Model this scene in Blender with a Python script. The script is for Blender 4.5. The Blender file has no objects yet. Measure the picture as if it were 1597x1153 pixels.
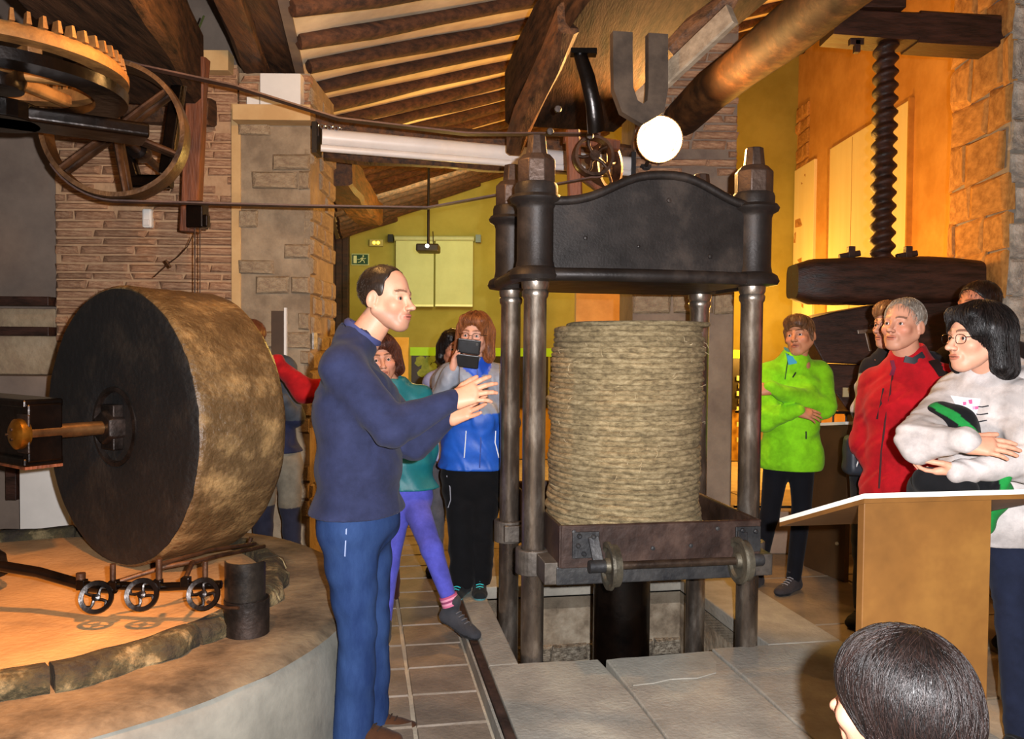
import bpy, bmesh, math, random
import numpy as np
from mathutils import Vector, Matrix, Euler
random.seed(7); np.random.seed(7)
SC = bpy.context.scene
C = SC.collection
pi = math.pi
V = Vector

# ---------------------------------------------------------------- camera
F = 1280.0
HC = 1.45
cam = bpy.data.objects.new('camera', bpy.data.cameras.new('camera'))
C.objects.link(cam)
cam.data.sensor_fit = 'HORIZONTAL'
cam.data.sensor_width = 36.0
cam.data.lens = F * 36.0 / 1597.0
cam.data.clip_start = 0.05
PITCH = math.atan(36.5 / F)
CM = Matrix.Rotation(pi / 2 - PITCH, 4, 'X') @ Matrix.Rotation(math.radians(0.5), 4, 'Z')
cam.matrix_world = Matrix.Translation((0, 0, HC)) @ CM
SC.camera = cam
CR = CM.to_3x3()


def P(px, py, d):
    """a point that stands at depth d (metres along +Y) behind a place in the photograph"""
    r = CR @ V(((px - 798.5) / F, -(py - 576.5) / F, -1.0))
    return V((0, 0, HC)) + r * (d / r.y)


# ---------------------------------------------------------------- world and lights
w = bpy.data.worlds.new('world')
SC.world = w
w.use_nodes = True
w.node_tree.nodes['Background'].inputs[0].default_value = (0.55, 0.42, 0.30, 1)
w.node_tree.nodes['Background'].inputs[1].default_value = 0.10
SC.view_settings.view_transform = 'Standard'
SC.view_settings.look = 'None'
SC.view_settings.gamma = 1
SC.view_settings.exposure = 0.45
try:
    SC.view_settings.use_curve_mapping = False
except Exception:
    pass


def light(name, kind, loc, power, col, size=0.1, target=None, spot=None, blend=0.5):
    l = bpy.data.lights.new(name, kind)
    l.energy = power
    l.color = col
    if kind == 'AREA':
        l.size = size
    else:
        l.shadow_soft_size = size
    if spot:
        l.spot_size = math.radians(spot)
        l.spot_blend = blend
    o = bpy.data.objects.new(name, l)
    C.objects.link(o)
    o.location = loc
    if target is not None:
        o.rotation_euler = (V(target) - V(loc)).to_track_quat('-Z', 'Y').to_euler()
    return o


LAMP = P(1028, 218, 4.9)
light('flash', 'SPOT', (0.10, -0.02, HC + 0.05), 640, (0.97, 0.95, 0.97), 0.015, (0.1, 5, 1.30), 125, 0.4)
light('mill_light', 'SPOT', (-0.85, 1.75, 2.45), 330, (1.0, 0.40, 0.08), 0.05, (-1.95, 2.55, 0.45), 64, 0.8)
light('wheel_light', 'POINT', (-0.95, 3.2, 2.95), 48, (1.0, 0.5, 0.15), 0.06)
light('wall_light_a', 'POINT', (3.2, 9.6, 1.6), 170, (1.0, 0.48, 0.08), 0.2)
light('wall_light_b', 'POINT', (3.6, 13.0, 2.2), 110, (1.0, 0.50, 0.10), 0.2)
light('wall_light_c', 'POINT', (2.3, 7.8, 2.3), 120, (1.0, 0.45, 0.08), 0.2)
light('back_light', 'AREA', (-1.0, 11.3, 3.6), 75, (0.88, 0.92, 0.50), 1.6, (-1.5, 14, 1.2))
light('back_floor_light', 'POINT', (-0.6, 8.3, 2.2), 70, (1.0, 0.62, 0.15), 0.2)


# ---------------------------------------------------------------- materials
def lin(h):
    if isinstance(h, str):
        h = h.lstrip('#')
        v = [int(h[i:i + 2], 16) / 255 for i in (0, 2, 4)]
        return tuple(((x + .055) / 1.055) ** 2.4 if x > .04045 else x / 12.92 for x in v)
    return tuple(h[:3])


MATS = {}


def mat(name, c1, c2=None, scale=5, rough=.8, metal=0, bump=.2, bscale=40, stretch=(1, 1, 1), c3=None,
        rnd=0, spec=.5, lo=.35, hi=.65, attr=False, detail=6, rvar=0, emit=None, sheen=0, bdist=.01, wave=None):
    if name in MATS:
        return MATS[name]
    m = bpy.data.materials.new(name)
    m.use_nodes = True
    nt = m.node_tree
    N, L = nt.nodes, nt.links
    b = N['Principled BSDF']
    b.inputs['Roughness'].default_value = rough
    b.inputs['Metallic'].default_value = metal
    b.inputs['Specular IOR Level'].default_value = spec
    if sheen:
        b.inputs['Sheen Weight'].default_value = sheen * .3
    tc = N.new('ShaderNodeTexCoord')
    mp = N.new('ShaderNodeMapping')
    mp.inputs['Scale'].default_value = stretch
    L.new(tc.outputs['Object'], mp.inputs[0])
    src = mp.outputs[0]
    c1 = lin(c1)
    c2 = lin(c2) if c2 else c1
    nz = N.new('ShaderNodeTexNoise')
    nz.inputs['Scale'].default_value = scale
    nz.inputs['Detail'].default_value = detail
    nz.inputs['Roughness'].default_value = .65
    L.new(src, nz.inputs['Vector'])
    rp = N.new('ShaderNodeValToRGB')
    rp.color_ramp.elements[0].position = lo
    rp.color_ramp.elements[1].position = hi
    rp.color_ramp.elements[0].color = (*c1, 1)
    rp.color_ramp.elements[1].color = (*c2, 1)
    if c3:
        e = rp.color_ramp.elements.new((lo + hi) / 2)
        e.color = (*lin(c3), 1)
    L.new(nz.outputs[0], rp.inputs[0])
    col = rp.outputs[0]
    if attr:
        at = N.new('ShaderNodeAttribute')
        at.attribute_name = 'Col'
        mx = N.new('ShaderNodeMix')
        mx.data_type = 'RGBA'
        mx.blend_type = 'MULTIPLY'
        mx.inputs[0].default_value = 1
        L.new(at.outputs['Color'], mx.inputs[6])
        L.new(col, mx.inputs[7])
        col = mx.outputs[2]
    if rnd:
        oi = N.new('ShaderNodeObjectInfo')
        hs = N.new('ShaderNodeHueSaturation')
        mr = N.new('ShaderNodeMapRange')
        mr.inputs[3].default_value = 1 - rnd
        mr.inputs[4].default_value = 1 + rnd
        L.new(oi.outputs['Random'], mr.inputs[0])
        L.new(mr.outputs[0], hs.inputs['Value'])
        L.new(col, hs.inputs['Color'])
        col = hs.outputs[0]
    L.new(col, b.inputs['Base Color'])
    if rvar:
        mr = N.new('ShaderNodeMapRange')
        mr.inputs[1].default_value = .3
        mr.inputs[2].default_value = .7
        mr.inputs[3].default_value = rough - rvar
        mr.inputs[4].default_value = rough + rvar
        L.new(nz.outputs[0], mr.inputs[0])
        L.new(mr.outputs[0], b.inputs['Roughness'])
    if bump:
        n2 = N.new('ShaderNodeTexNoise')
        n2.inputs['Scale'].default_value = bscale
        n2.inputs['Detail'].default_value = 5
        L.new(src, n2.inputs['Vector'])
        h = n2.outputs[0]
        if wave:
            wv = N.new('ShaderNodeTexWave')
            wv.bands_direction = wave[0]
            wv.inputs['Scale'].default_value = wave[1]
            wv.inputs['Distortion'].default_value = wave[2]
            wv.inputs['Detail'].default_value = 3
            L.new(tc.outputs['Object'], wv.inputs['Vector'])
            ad = N.new('ShaderNodeMath')
            ad.operation = 'ADD'
            L.new(h, ad.inputs[0])
            L.new(wv.outputs[1], ad.inputs[1])
            h = ad.outputs[0]
        bp = N.new('ShaderNodeBump')
        bp.inputs['Strength'].default_value = bump
        bp.inputs['Distance'].default_value = bdist
        L.new(h, bp.inputs['Height'])
        L.new(bp.outputs[0], b.inputs['Normal'])
    if emit:
        b.inputs['Emission Color'].default_value = (*lin(emit[0]), 1)
        b.inputs['Emission Strength'].default_value = emit[1]
    MATS[name] = m
    return m


WOOD = mat('wood_dark', '#1d120b', '#4a3020', 3, .75, 0, .5, 14, (1, 1, 1), rvar=.1, wave=('Y', 3, 6))
WOODX = mat('wood_beam', '#2a1a10', '#6b4526', 4, .7, 0, .5, 20, (6, .8, 6), rvar=.1)
WOODRED = mat('wood_red', '#4a2614', '#7a4424', 4, .6, 0, .4, 20, (5, 5, .7))
WOODP = mat('wood_press', '#1c100a', '#44261a', 5, .55, 0, .4, 22, (1, 5, 5), rvar=.1)
RAFT = mat('wood_rafter', '#26150c', '#5a3822', 5, .8, 0, .5, 24, (1, 5, 5), rnd=.2)
CEIL = mat('ceiling_plaster', '#c4b294', '#e6d8bc', 2, .95, 0, .25, 12)
IRON = mat('iron_dark', '#14110f', '#3b302a', 7, .48, .55, .35, 40, c3='#241d19', rvar=.12)
IRONB = mat('iron_brown', '#241710', '#553a26', 8, .5, .5, .35, 40, rvar=.12)
IRONY = mat('iron_rusty', '#6b4524', '#b07c40', 6, .6, .3, .4, 30, rvar=.1)
CROWN = mat('iron_crown', '#1e1a18', '#4a3f37', 4, .5, .4, .10, 90, c3='#2a2421', rvar=.12, lo=.3, hi=.75)
STEEL = mat('steel_column', '#6c6158', '#b8ada0', 9, .31, .88, .10, 60, (1, 1, .35), c3='#867a6e', rvar=.06)
TRAY = mat('iron_tray', '#2a1d18', '#503c32', 6, .55, .3, .35, 30, c3='#3b2a23', rvar=.1)
PLATE = mat('iron_plate', '#2a2b2e', '#4b4a49', 8, .5, .5, .3, 40)
BLACKOIL = mat('black_oiled_iron', '#080605', '#1e140e', 5, .25, .6, .2, 20)
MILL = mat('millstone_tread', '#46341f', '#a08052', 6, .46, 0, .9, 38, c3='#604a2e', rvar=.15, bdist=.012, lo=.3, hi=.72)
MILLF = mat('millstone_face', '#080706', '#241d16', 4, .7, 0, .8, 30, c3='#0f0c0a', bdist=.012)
BED = mat('bed_stone', '#3c3122', '#857458', 3.2, .85, 0, .5, 22, c3='#695a45', bdist=.012)
BEDW = mat('bed_wall', '#5a5952', '#7e7c72', 2.5, .9, 0, .4, 20)
BEDR = mat('bed_ring', '#20190f', '#8c7a56', 7, .9, 0, 1.0, 20, c3='#3a331c', bdist=.03)
PAN = mat('pan_stone', '#9a7850', '#bf9868', 3, .8, 0, .35, 50)
SLAB = mat('slab_concrete', '#7e7a70', '#aaa698', 2.4, .85, 0, .4, 60, c3='#948f84', rnd=.06, detail=9)
TILE = mat('floor_tile', '#675a4c', '#857665', 4, .6, 0, .3, 50, rnd=.10)
GROUT = mat('grout', '#9a8e7c', '#b0a590', 9, .9, 0, .2, 60)
FLOORR = mat('floor_dark', '#6b5d4b', '#8d7b62', 2.5, .85, 0, .4, 30)
BRICK = mat('brick_tan', '#96694c', '#c8a07c', 5, .9, 0, .7, 22, c3='#ae8464', rnd=.16, bdist=.012)
MORTAR = mat('mortar', '#a88462', '#c2a07c', 6, .95, 0, .6, 20, bdist=.015)
STONE = mat('stone_tan', '#8c7660', '#b09c80', 4, .9, 0, .7, 18, c3='#9e8a6e', rnd=.07, bdist=.02)
STONEG = mat('stone_grey', '#8c8a84', '#ccc8bd', 3.5, .9, 0, .8, 16, c3='#aeaaa0', rnd=.12, bdist=.02)
PLAST = mat('plaster_grey', '#6c5e54', '#8a7a6c', 1.5, .9, 0, .2, 20)
PLASTB = mat('plaster_pink', '#7d6a5a', '#a28a74', 1.8, .9, 0, .3, 14)
OCHRE = mat('plaster_ochre', '#c0883c', '#dba458', 1.5, .9, 0, .25, 10)
OCHREB = mat('plaster_back', '#8f8438', '#a3984a', 1.2, .9, 0, .2, 8)
TRIM = mat('trim_beige', '#c09a66', '#d3b17c', 3, .8, 0, .1, 20)
WHITE = mat('white_card', '#d8d6d0', '#e4e2dc', 3, .7, 0, .03, 20)
ENAMEL = mat('white_enamel', '#cfcac6', '#dedad6', 3, .4, 0, .03, 20)
SHUT = mat('window_board', '#f0dca0', '#f8e9b8', .8, .8, 0, .15, 6, (3, 3, .3))
ROPE = mat('esparto', '#6c5d42', '#b3a07a', 26, .95, 0, 1.0, 160, (1, 1, 2.5), c3='#94825e', rnd=.13, bdist=.006)
BRASS = mat('brass', '#8a5a1c', '#c08a34', 20, .35, .9, .1, 50)
BELT = mat('belt_leather', '#33201a', '#54392c', 6, .6, 0, .2, 40)
LECT = mat('lectern_board', '#62401a', '#8c622c', 1.5, .5, 0, .05, 10, c3='#774f22')
LECTD = mat('lectern_dark', '#3a2816', '#4f3820', 2, .5, 0, .05, 10)
GLASSDK = mat('dark_poster', '#120f0a', '#2a2415', 6, .4, 0, 0)
GREENB = mat('green_banner', '#8fd820', '#9ae42c', 2, .6, 0, 0)
BLACKP = mat('black_plastic', '#0b0b0c', '#17171a', 8, .35, 0, .05, 60)
BULB = mat('bulb_glow', '#ffffff', '#ffffff', emit=('#ffc070', 400), bump=0)
EMER = mat('emergency_glow', '#ffd860', '#ffd860', emit=('#ffc030', 5), bump=0)
EXITG = mat('exit_green', '#123c28', '#164830', rough=.5, bump=0)
EXITW = mat('exit_white', '#cfd8a8', '#cfd8a8', rough=.5, bump=0)
SKIN = mat('skin', '#fff6f2', '#f0e2dc', 14, .5, 0, .12, 160, attr=True, spec=.35, bdist=.002)
CLOTH = mat('cloth', '#ffffff', '#cfcfcf', 12, .9, 0, .35, 300, attr=True, spec=.2, sheen=.15, bdist=.003)
NYLON = mat('nylon', '#ffffff', '#e0e0e0', 10, .5, 0, .1, 60, attr=True, spec=.4)
DENIM = mat('denim', '#ffffff', '#a9b4c8', 9, .85, 0, .35, 330, (1, 1, .35), attr=True, spec=.15, bdist=.003)
HAIR = mat('hair', '#ffffff', '#b8b0a8', 40, .42, 0, .4, 120, (1, 1, .3), attr=True, spec=.35, bdist=.004)
EYE = mat('eye', '#ffffff', '#ffffff', rough=.12, bump=0, attr=True, spec=.6)


# ---------------------------------------------------------------- object helpers
MW = {}


def thing(name, label, cat, loc=(0, 0, 0), rotz=0, group=None, M=None):
    o = bpy.data.objects.new(name, None)
    C.objects.link(o)
    o.empty_display_size = .05
    if M is None:
        M = Matrix.Translation(V(loc)) @ Matrix.Rotation(rotz, 4, 'Z')
    o.matrix_world = M
    MW[o.name] = M.copy()
    o['label'] = label
    o['category'] = cat
    if group:
        o['group'] = group
    return o


def tag(o, label, cat, group=None):
    o['label'] = label
    o['category'] = cat
    if group:
        o['group'] = group
    return o


def struct(o):
    o['kind'] = 'structure'
    return o


def link(name, me, parent=None, M=None):
    o = bpy.data.objects.new(name, me)
    C.objects.link(o)
    if parent is not None:
        o.parent = parent
    if M is not None:
        o.matrix_local = M
    MW[o.name] = (MW.get(parent.name, Matrix()) if parent else Matrix()) @ (M if M is not None else Matrix())
    return o


class MB:
    def __init__(s):
        s.v = []
        s.f = []

    def add(s, vs, fs, M=None):
        n = len(s.v)
        s.v += [(M @ V(p)) if M is not None else V(p) for p in vs]
        s.f += [tuple(i + n for i in f) for f in fs]
        return s

    def box(s, c, d, M=None, taper=1, jit=0):
        x, y, z = d[0] / 2, d[1] / 2, d[2] / 2
        vs = []
        for k in (-1, 1):
            t = taper if k > 0 else 1
            for a, b in ((-1, -1), (1, -1), (1, 1), (-1, 1)):
                vs.append(V((c[0] + a * x * t, c[1] + b * y * t, c[2] + k * z)) +
                          V((random.uniform(-jit, jit), random.uniform(-jit, jit), random.uniform(-jit, jit))))
        return s.add(vs, [(3, 2, 1, 0), (4, 5, 6, 7), (0, 1, 5, 4), (1, 2, 6, 5), (2, 3, 7, 6), (3, 0, 4, 7)], M)

    def beam(s, a, b, wd, ht, up=(0, 0, 1), n=1, jit=0, ch=.0):
        """squared beam from a to b, chamfered when ch > 0, uneven when jit > 0"""
        a, b = V(a), V(b)
        d = (b - a).normalized()
        r = d.cross(V(up)).normalized()
        u = r.cross(d)
        if ch > 0:
            x, z = wd / 2, ht / 2
            sec = [(-x + ch, -z), (x - ch, -z), (x, -z + ch), (x, z - ch), (x - ch, z), (-x + ch, z), (-x, z - ch), (-x, -z + ch)]
        else:
            x, z = wd / 2, ht / 2
            sec = [(-x, -z), (x, -z), (x, z), (-x, z)]
        k = len(sec)
        vs = []
        for i in range(n + 1):
            p = a.lerp(b, i / n)
            ox, oz = random.uniform(-jit, jit), random.uniform(-jit, jit)
            for (q, t) in sec:
                vs.append(p + r * (q + ox + random.uniform(-jit, jit) * .5) + u * (t + oz + random.uniform(-jit, jit) * .5))
        fs = [tuple(range(k))[::-1], tuple(n * k + i for i in range(k))]
        for i in range(n):
            for j in range(k):
                j2 = (j + 1) % k
                fs.append((i * k + j, i * k + j2, (i + 1) * k + j2, (i + 1) * k + j))
        return s.add(vs, fs)

    def tube(s, pts, r, seg=12, cap=True, flat=1.0, up=None):
        pts = [V(p) for p in pts]
        n = len(pts)
        rs = r if isinstance(r, (list, tuple)) else [r] * n
        vs, fs = [], []
        u0 = None
        for i, p in enumerate(pts):
            d = (pts[min(i + 1, n - 1)] - pts[max(i - 1, 0)])
            d = d.normalized() if d.length > 1e-9 else V((0, 0, 1))
            if u0 is None:
                ref = V(up) if up else (V((0, 0, 1)) if abs(d.z) < .9 else V((1, 0, 0)))
                u0 = ref
            a = d.cross(u0)
            if a.length < 1e-6:
                a = d.cross(V((1, .3, 0)))
            a.normalize()
            b = a.cross(d).normalized()
            u0 = b
            for k in range(seg):
                t = 2 * pi * k / seg
                vs.append(p + a * (math.cos(t) * rs[i] * flat) + b * (math.sin(t) * rs[i]))
        for i in range(n - 1):
            for k in range(seg):
                k2 = (k + 1) % seg
                fs.append((i * seg + k, i * seg + k2, (i + 1) * seg + k2, (i + 1) * seg + k))
        if cap:
            fs.append(tuple(range(seg))[::-1])
            fs.append(tuple((n - 1) * seg + k for k in range(seg)))
        return s.add(vs, fs)

    def lathe(s, prof, seg=32, M=None, jit=0):
        """profile of (r, z) about the local z axis"""
        vs, fs = [], []
        n = len(prof)
        for (r, z) in prof:
            for k in range(seg):
                t = 2 * pi * k / seg
                rr = r + (random.uniform(-jit, jit) if r > .001 else 0)
                vs.append((rr * math.cos(t), rr * math.sin(t), z))
        for i in range(n - 1):
            for k in range(seg):
                k2 = (k + 1) % seg
                fs.append((i * seg + k, i * seg + k2, (i + 1) * seg + k2, (i + 1) * seg + k))
        fs.append(tuple(range(seg))[::-1])
        fs.append(tuple((n - 1) * seg + k for k in range(seg)))
        return s.add(vs, fs, M)

    def ring(s, R, prof, seg=40, M=None):
        """closed profile of (dr, z) swept round radius R"""
        vs, fs = [], []
        n = len(prof)
        for k in range(seg):
            t = 2 * pi * k / seg
            for (dr, z) in prof:
                vs.append(((R + dr) * math.cos(t), (R + dr) * math.sin(t), z))
        for k in range(seg):
            k2 = (k + 1) % seg
            for i in range(n):
                i2 = (i + 1) % n
                fs.append((k * n + i, k2 * n + i, k2 * n + i2, k * n + i2))
        return s.add(vs, fs, M)

    def prism(s, out, y0, y1, M=None):
        """outline of (x, z) points extruded along y"""
        n = len(out)
        vs = [(x, y0, z) for x, z in out] + [(x, y1, z) for x, z in out]
        fs = [tuple(range(n)), tuple(n + i for i in range(n))[::-1]]
        for i in range(n):
            j = (i + 1) % n
            fs.append((i, n + i, n + j, j))
        return s.add(vs, fs, M)

    def mesh(s, name, m, smooth=None, inv=None):
        me = bpy.data.meshes.new(name)
        vs = [inv @ p for p in s.v] if inv is not None else s.v
        me.from_pydata([tuple(p) for p in vs], [], s.f)
        bm = bmesh.new()
        bm.from_mesh(me)
        bmesh.ops.recalc_face_normals(bm, faces=bm.faces)
        bm.to_mesh(me)
        bm.free()
        me.materials.append(m)
        if smooth is not None:
            me.shade_smooth()
            me.set_sharp_from_angle(angle=math.radians(smooth))
        return me

    def build(s, name, m, parent=None, smooth=None, world=False, bevel=0, M=None):
        inv = None
        if world and parent is not None:
            inv = MW[parent.name].inverted()
        me = s.mesh(name, m, smooth, inv)
        o = link(name, me, parent, M)
        if bevel:
            b = o.modifiers.new('bevel', 'BEVEL')
            b.width = bevel
            b.segments = 2
            b.limit_method = 'ANGLE'
            b.angle_limit = math.radians(40)
            b.harden_normals = False
        return o


def RX(a): return Matrix.Rotation(a, 4, 'X')
def RY(a): return Matrix.Rotation(a, 4, 'Y')
def RZ(a): return Matrix.Rotation(a, 4, 'Z')
def T(*a): return Matrix.Translation(V(a[0] if len(a) == 1 else a))


def frame(z, x=None, loc=(0, 0, 0)):
    """matrix whose z axis is z and whose x axis is near x"""
    z = V(z).normalized()
    x = V(x) if x is not None else (V((1, 0, 0)) if abs(z.x) < .9 else V((0, 1, 0)))
    y = z.cross(x).normalized()
    x = y.cross(z)
    m = Matrix((x, y, z)).transposed().to_4x4()
    m.translation = V(loc)
    return m


YAW = math.radians(10.4)
RV = V((math.cos(YAW), math.sin(YAW), 0))
DV = V((-math.sin(YAW), math.cos(YAW), 0))

# ================================================================= SETTING
O = V((0.10, 3.64, 0))                       # foot of the front left press column


def W(u, v, z=0):
    """a point of the press's own square grid, which the floor tiles and paving share"""
    return O + RV * u + DV * v + V((0, 0, z))


MG = T(O) @ RZ(YAW)


def unit_stones(n, jit, name, m, ch=.1, seed=1):
    """n slightly different unit blocks: flat back, softened uneven face (y = -1 is the face)"""
    random.seed(seed)
    res = []
    for i in range(n):
        mb = MB()
        vs = []
        for y, q in ((.5, 0), (-.3, 0), (-.5, ch)):
            for a, b in ((-1, -1), (1, -1), (1, 1), (-1, 1)):
                vs.append((a * (.5 - q) + random.uniform(-jit, jit) * .5, y + random.uniform(-jit, jit) * .6,
                           b * (.5 - q * 1.6) + random.uniform(-jit, jit)))
        fs = [(0, 1, 2, 3), (11, 10, 9, 8)]
        for k in (0, 4):
            for j in range(4):
                j2 = (j + 1) % 4
                fs.append((k + j, k + 4 + j, k + 4 + j2, k + j2))
        mb.add(vs, fs)
        res.append(mb.mesh(name, m, 50))
    return res


BRK = unit_stones(6, .10, 'brick', BRICK, .10, 1)
STN = unit_stones(6, .07, 'stone', STONE, .07, 2)
STG = unit_stones(6, .07, 'stone', STONEG, .07, 3)
STR = unit_stones(6, .10, 'stone', mat('stone_warm', '#9c6c34', '#cf9a54', 4, .9, 0, .6, 14, rnd=.15), .09, 4)


def masonry(parent, M, wd, ht, row, ln, gap, dep, protos, name='brick', z0=0, skip=.0, vary=.25, lim=290, seed=3, keep=None):
    random.seed(seed)
    n = 0
    z = z0
    r = 0
    while z < z0 + ht - row * .3 and n < lim:
        rh = row * random.uniform(1 - vary * .6, 1 + vary * .6)
        x = -wd / 2 - (ln * .5 if r % 2 else 0) + random.uniform(-.15, .15) * ln
        while x < wd / 2 - gap:
            L = ln * random.uniform(1 - vary, 1 + vary)
            a, b = max(x, -wd / 2), min(x + L - gap, wd / 2)
            if b - a > ln * .15 and random.random() >= skip and (keep is None or keep((a + b) / 2, z)):
                me = random.choice(protos)
                pr = dep * random.uniform(.75, 1.25)
                lm = M @ T((a + b) / 2, .02 - pr / 2, z + rh / 2) @ RY(random.uniform(-.012, .012)) @ Matrix.Diagonal((b - a, pr + .04, rh - gap, 1))
                link(name, me, parent, lm)
                n += 1
            x += L
        z += rh
        r += 1
    return n


# ---- floor: mortar bed with a pit left open under the press, tiles and paving stones on it
def quad(mb, u0, u1, v0, v1, zt, zb):
    mb.box(((u0 + u1) / 2, (v0 + v1) / 2, (zt + zb) / 2), (u1 - u0, v1 - v0, zt - zb))


PU0, PU1, PV0, PV1 = -.07, 1.13, -.07, 1.06
mb = MB()
for a in ((-7, PU0, -4, 12), (PU1, 7, -4, 12), (PU0, PU1, -4, PV0), (PU0, PU1, PV1, 12)):
    quad(mb, *a, -.012, -.08)
floor = struct(mb.build('floor', GROUT, M=MG))
tile_me = []
for i in range(4):
    t_ = MB()
    h = .1345
    o_ = [(-h, -h), (h, -h), (h, h), (-h, h)]
    vs = [(x + random.uniform(-.002, .002), y + random.uniform(-.002, .002), -.012) for x, y in o_]
    vs += [(x * .985, y * .985, -.001 + random.uniform(-.001, .001)) for x, y in o_]
    t_.add(vs, [(4, 5, 6, 7), (0, 1, 5, 4), (1, 2, 6, 5), (2, 3, 7, 6), (3, 0, 4, 7)])
    tile_me.append(t_.mesh('tile', TILE))
nt_ = 0
for j in range(-2, 17):
    for i in range(0, 13):
        u = -.265 - .143 - i * .286
        v = -.467 + .143 + j * .286
        p = W(u, v)
        if (p.xy - V((-2.0, 3.2))).length < 1.40 or p.x < -3.4 or (p.y > 5.3 and p.x < -1.3) or nt_ > 175:
            continue
        if p.x / p.y < -.45 and p.y < 4.4:
            continue
        link('tile', random.choice(tile_me), floor, T(u, v, 0) @ RZ(random.choice((0, pi / 2, pi))))
        nt_ += 1
# big worn floor slabs right of and behind the press, uneven edges
random.seed(11)
us = [1.52, 2.25, 2.9, 3.6, 4.4]
vs_ = [-.6, .35, 1.2, 2.1, 3.0, 4.2]
for i in range(len(us) - 1):
    for j in range(len(vs_) - 1):
        s_ = MB()
        quad(s_, us[i] + .008, us[i + 1] - .008, vs_[j] + .008, vs_[j + 1] - .008, .0 + random.uniform(-.003, .003), -.012)
        s_.build('paving_stone', FLOORR, floor, bevel=.004)
for (a, b, c, d) in ((-.21, .5, 1.32, 2.2), (.5, 1.62, 1.32, 2.2), (-.21, .8, 2.2, 3.2), (.8, 1.62, 2.2, 3.2), (-.21, 1.62, 3.2, 4.6)):
    s_ = MB()
    quad(s_, a + .006, b - .006, c + .006, d - .006, .0, -.012)
    s_.build('paving_stone', FLOORR, floor, bevel=.004)

# raised concrete slabs round the pit
plinth = thing('press_plinth', 'raised grey concrete slab surround with a square pit under the press', 'plinth', M=MG)


def slab(out, zt=.06, m=SLAB, name='concrete_slab'):
    b = MB()
    n = len(out)
    b.add([(x, y, -.011) for x, y in out] + [(x, y, zt) for x, y in out],
          [tuple(range(n)), tuple(n + i for i in range(n))] + [(i, (i + 1) % n, n + (i + 1) % n, n + i) for i in range(n)])
    return b.build(name, m, plinth, bevel=.006)


def wob(a, b, n=7, amp=.006):
    """uneven edge between two corners"""
    r = []
    for i in range(n):
        t = i / n
        x, y = a[0] + (b[0] - a[0]) * t, a[1] + (b[1] - a[1]) * t
        if i:
            x += random.uniform(-amp, amp)
            y += random.uniform(-amp, amp)
        r.append((x, y))
    return r


slab([(-.205, -3.2)] + wob((.309, -3.2), (.309, -.08), 9) + wob((.285, -.075), (-.07, -.07), 6) + [(-.205, -.074)])
slab([(-.205, -.072), (-.074, -.072), (-.070, .5), (-.072, 1.07), (-.205, 1.07)])
slab([(.318, -3.2)] + wob((.833, -3.2), (.833, -.07), 9) + wob((.83, -.06), (.318, -.085), 7, .008) + wob((.318, -.085), (.318, -3.2), 9, .005))
slab([(.842, -3.2), (1.5, -3.2), (1.5, -.032)] + wob((1.13, -.032), (.842, -.034), 4, .006) + wob((.842, -.034), (.842, -3.2), 9, .004))
slab([(1.13, -.028), (1.5, -.028), (1.5, 1.07), (1.135, 1.07), (1.128, .5)])
slab([(-.205, 1.075), (1.5, 1.075), (1.5, 1.3), (-.205, 1.3)])
# thin broken skim coat and the curb strip
s_ = MB()
pts = [(.34, -.10), (.80, -.075), (.79, -.2), (.74, -.31), (.64, -.35), (.52, -.345), (.44, -.37), (.345, -.38)]
s_.add([(x, y, .06) for x, y in pts] + [(x, y, .064) for x, y in pts], [tuple(range(8)), tuple(8 + i for i in range(8))] + [(i, (i + 1) % 8, 8 + (i + 1) % 8, 8 + i) for i in range(8)])
s_.build('skim_patch', mat('skim', '#8f8b80', '#aaa69a', 5, .85, 0, .3, 60), plinth)
s_ = MB()
quad(s_, -.262, -.252, -3.2, 1.3, .055, -.011)
quad(s_, -.252, -.205, -3.2, 1.3, .042, -.011)
s_.build('curb', SLAB, plinth)
s_ = MB()
quad(s_, -.248, -.212, -3.2, 1.28, .066, .03)
tag(s_.build('iron_rail', mat('rail_iron', '#2c211b', '#5c463a', 8, .55, .5, .3, 40), M=MG, bevel=.004), 'rusty flat iron rail set along the edge of the grey slab', 'rail')
# pit lining
pw = MB()
quad(pw, PU0 - .06, PU0, PV0 - .05, PV1 + .05, -.012, -.75)
quad(pw, PU1, PU1 + .06, PV0 - .05, PV1 + .05, -.012, -.75)
quad(pw, PU0, PU1, PV0 - .05, PV0, -.012, -.75)
quad(pw, PU0, PU1, PV0, PV1, -.62, -.75)
quad(pw, PU0, PU1, PV1, PV1 + .03, -.012, -.75)
pw.build('pit_lining', mat('pit_plaster', '#57493a', '#a89c88', 5, .9, 0, .8, 14, c3='#8a7c68', bdist=.02), plinth)
pit_st = unit_stones(5, .08, 'pit_stone', mat('pit_stone', '#4c4236', '#b3a996', 6, .9, 0, .9, 16, c3='#8b806e', rnd=.2, bdist=.02), .08, 5)
masonry(plinth, T((PU0 + PU1) / 2, PV1, 0), PU1 - PU0, .34, .11, .22, .010, .03, pit_st, 'pit_stone', z0=-.6)
random.seed(5)
rub = unit_stones(4, .2, 'rubble_stone', mat('rubble', '#3a2c1e', '#7d6a52', 6, .9, 0, .8, 14, rnd=.3, bdist=.02), .2, 6)
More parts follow.
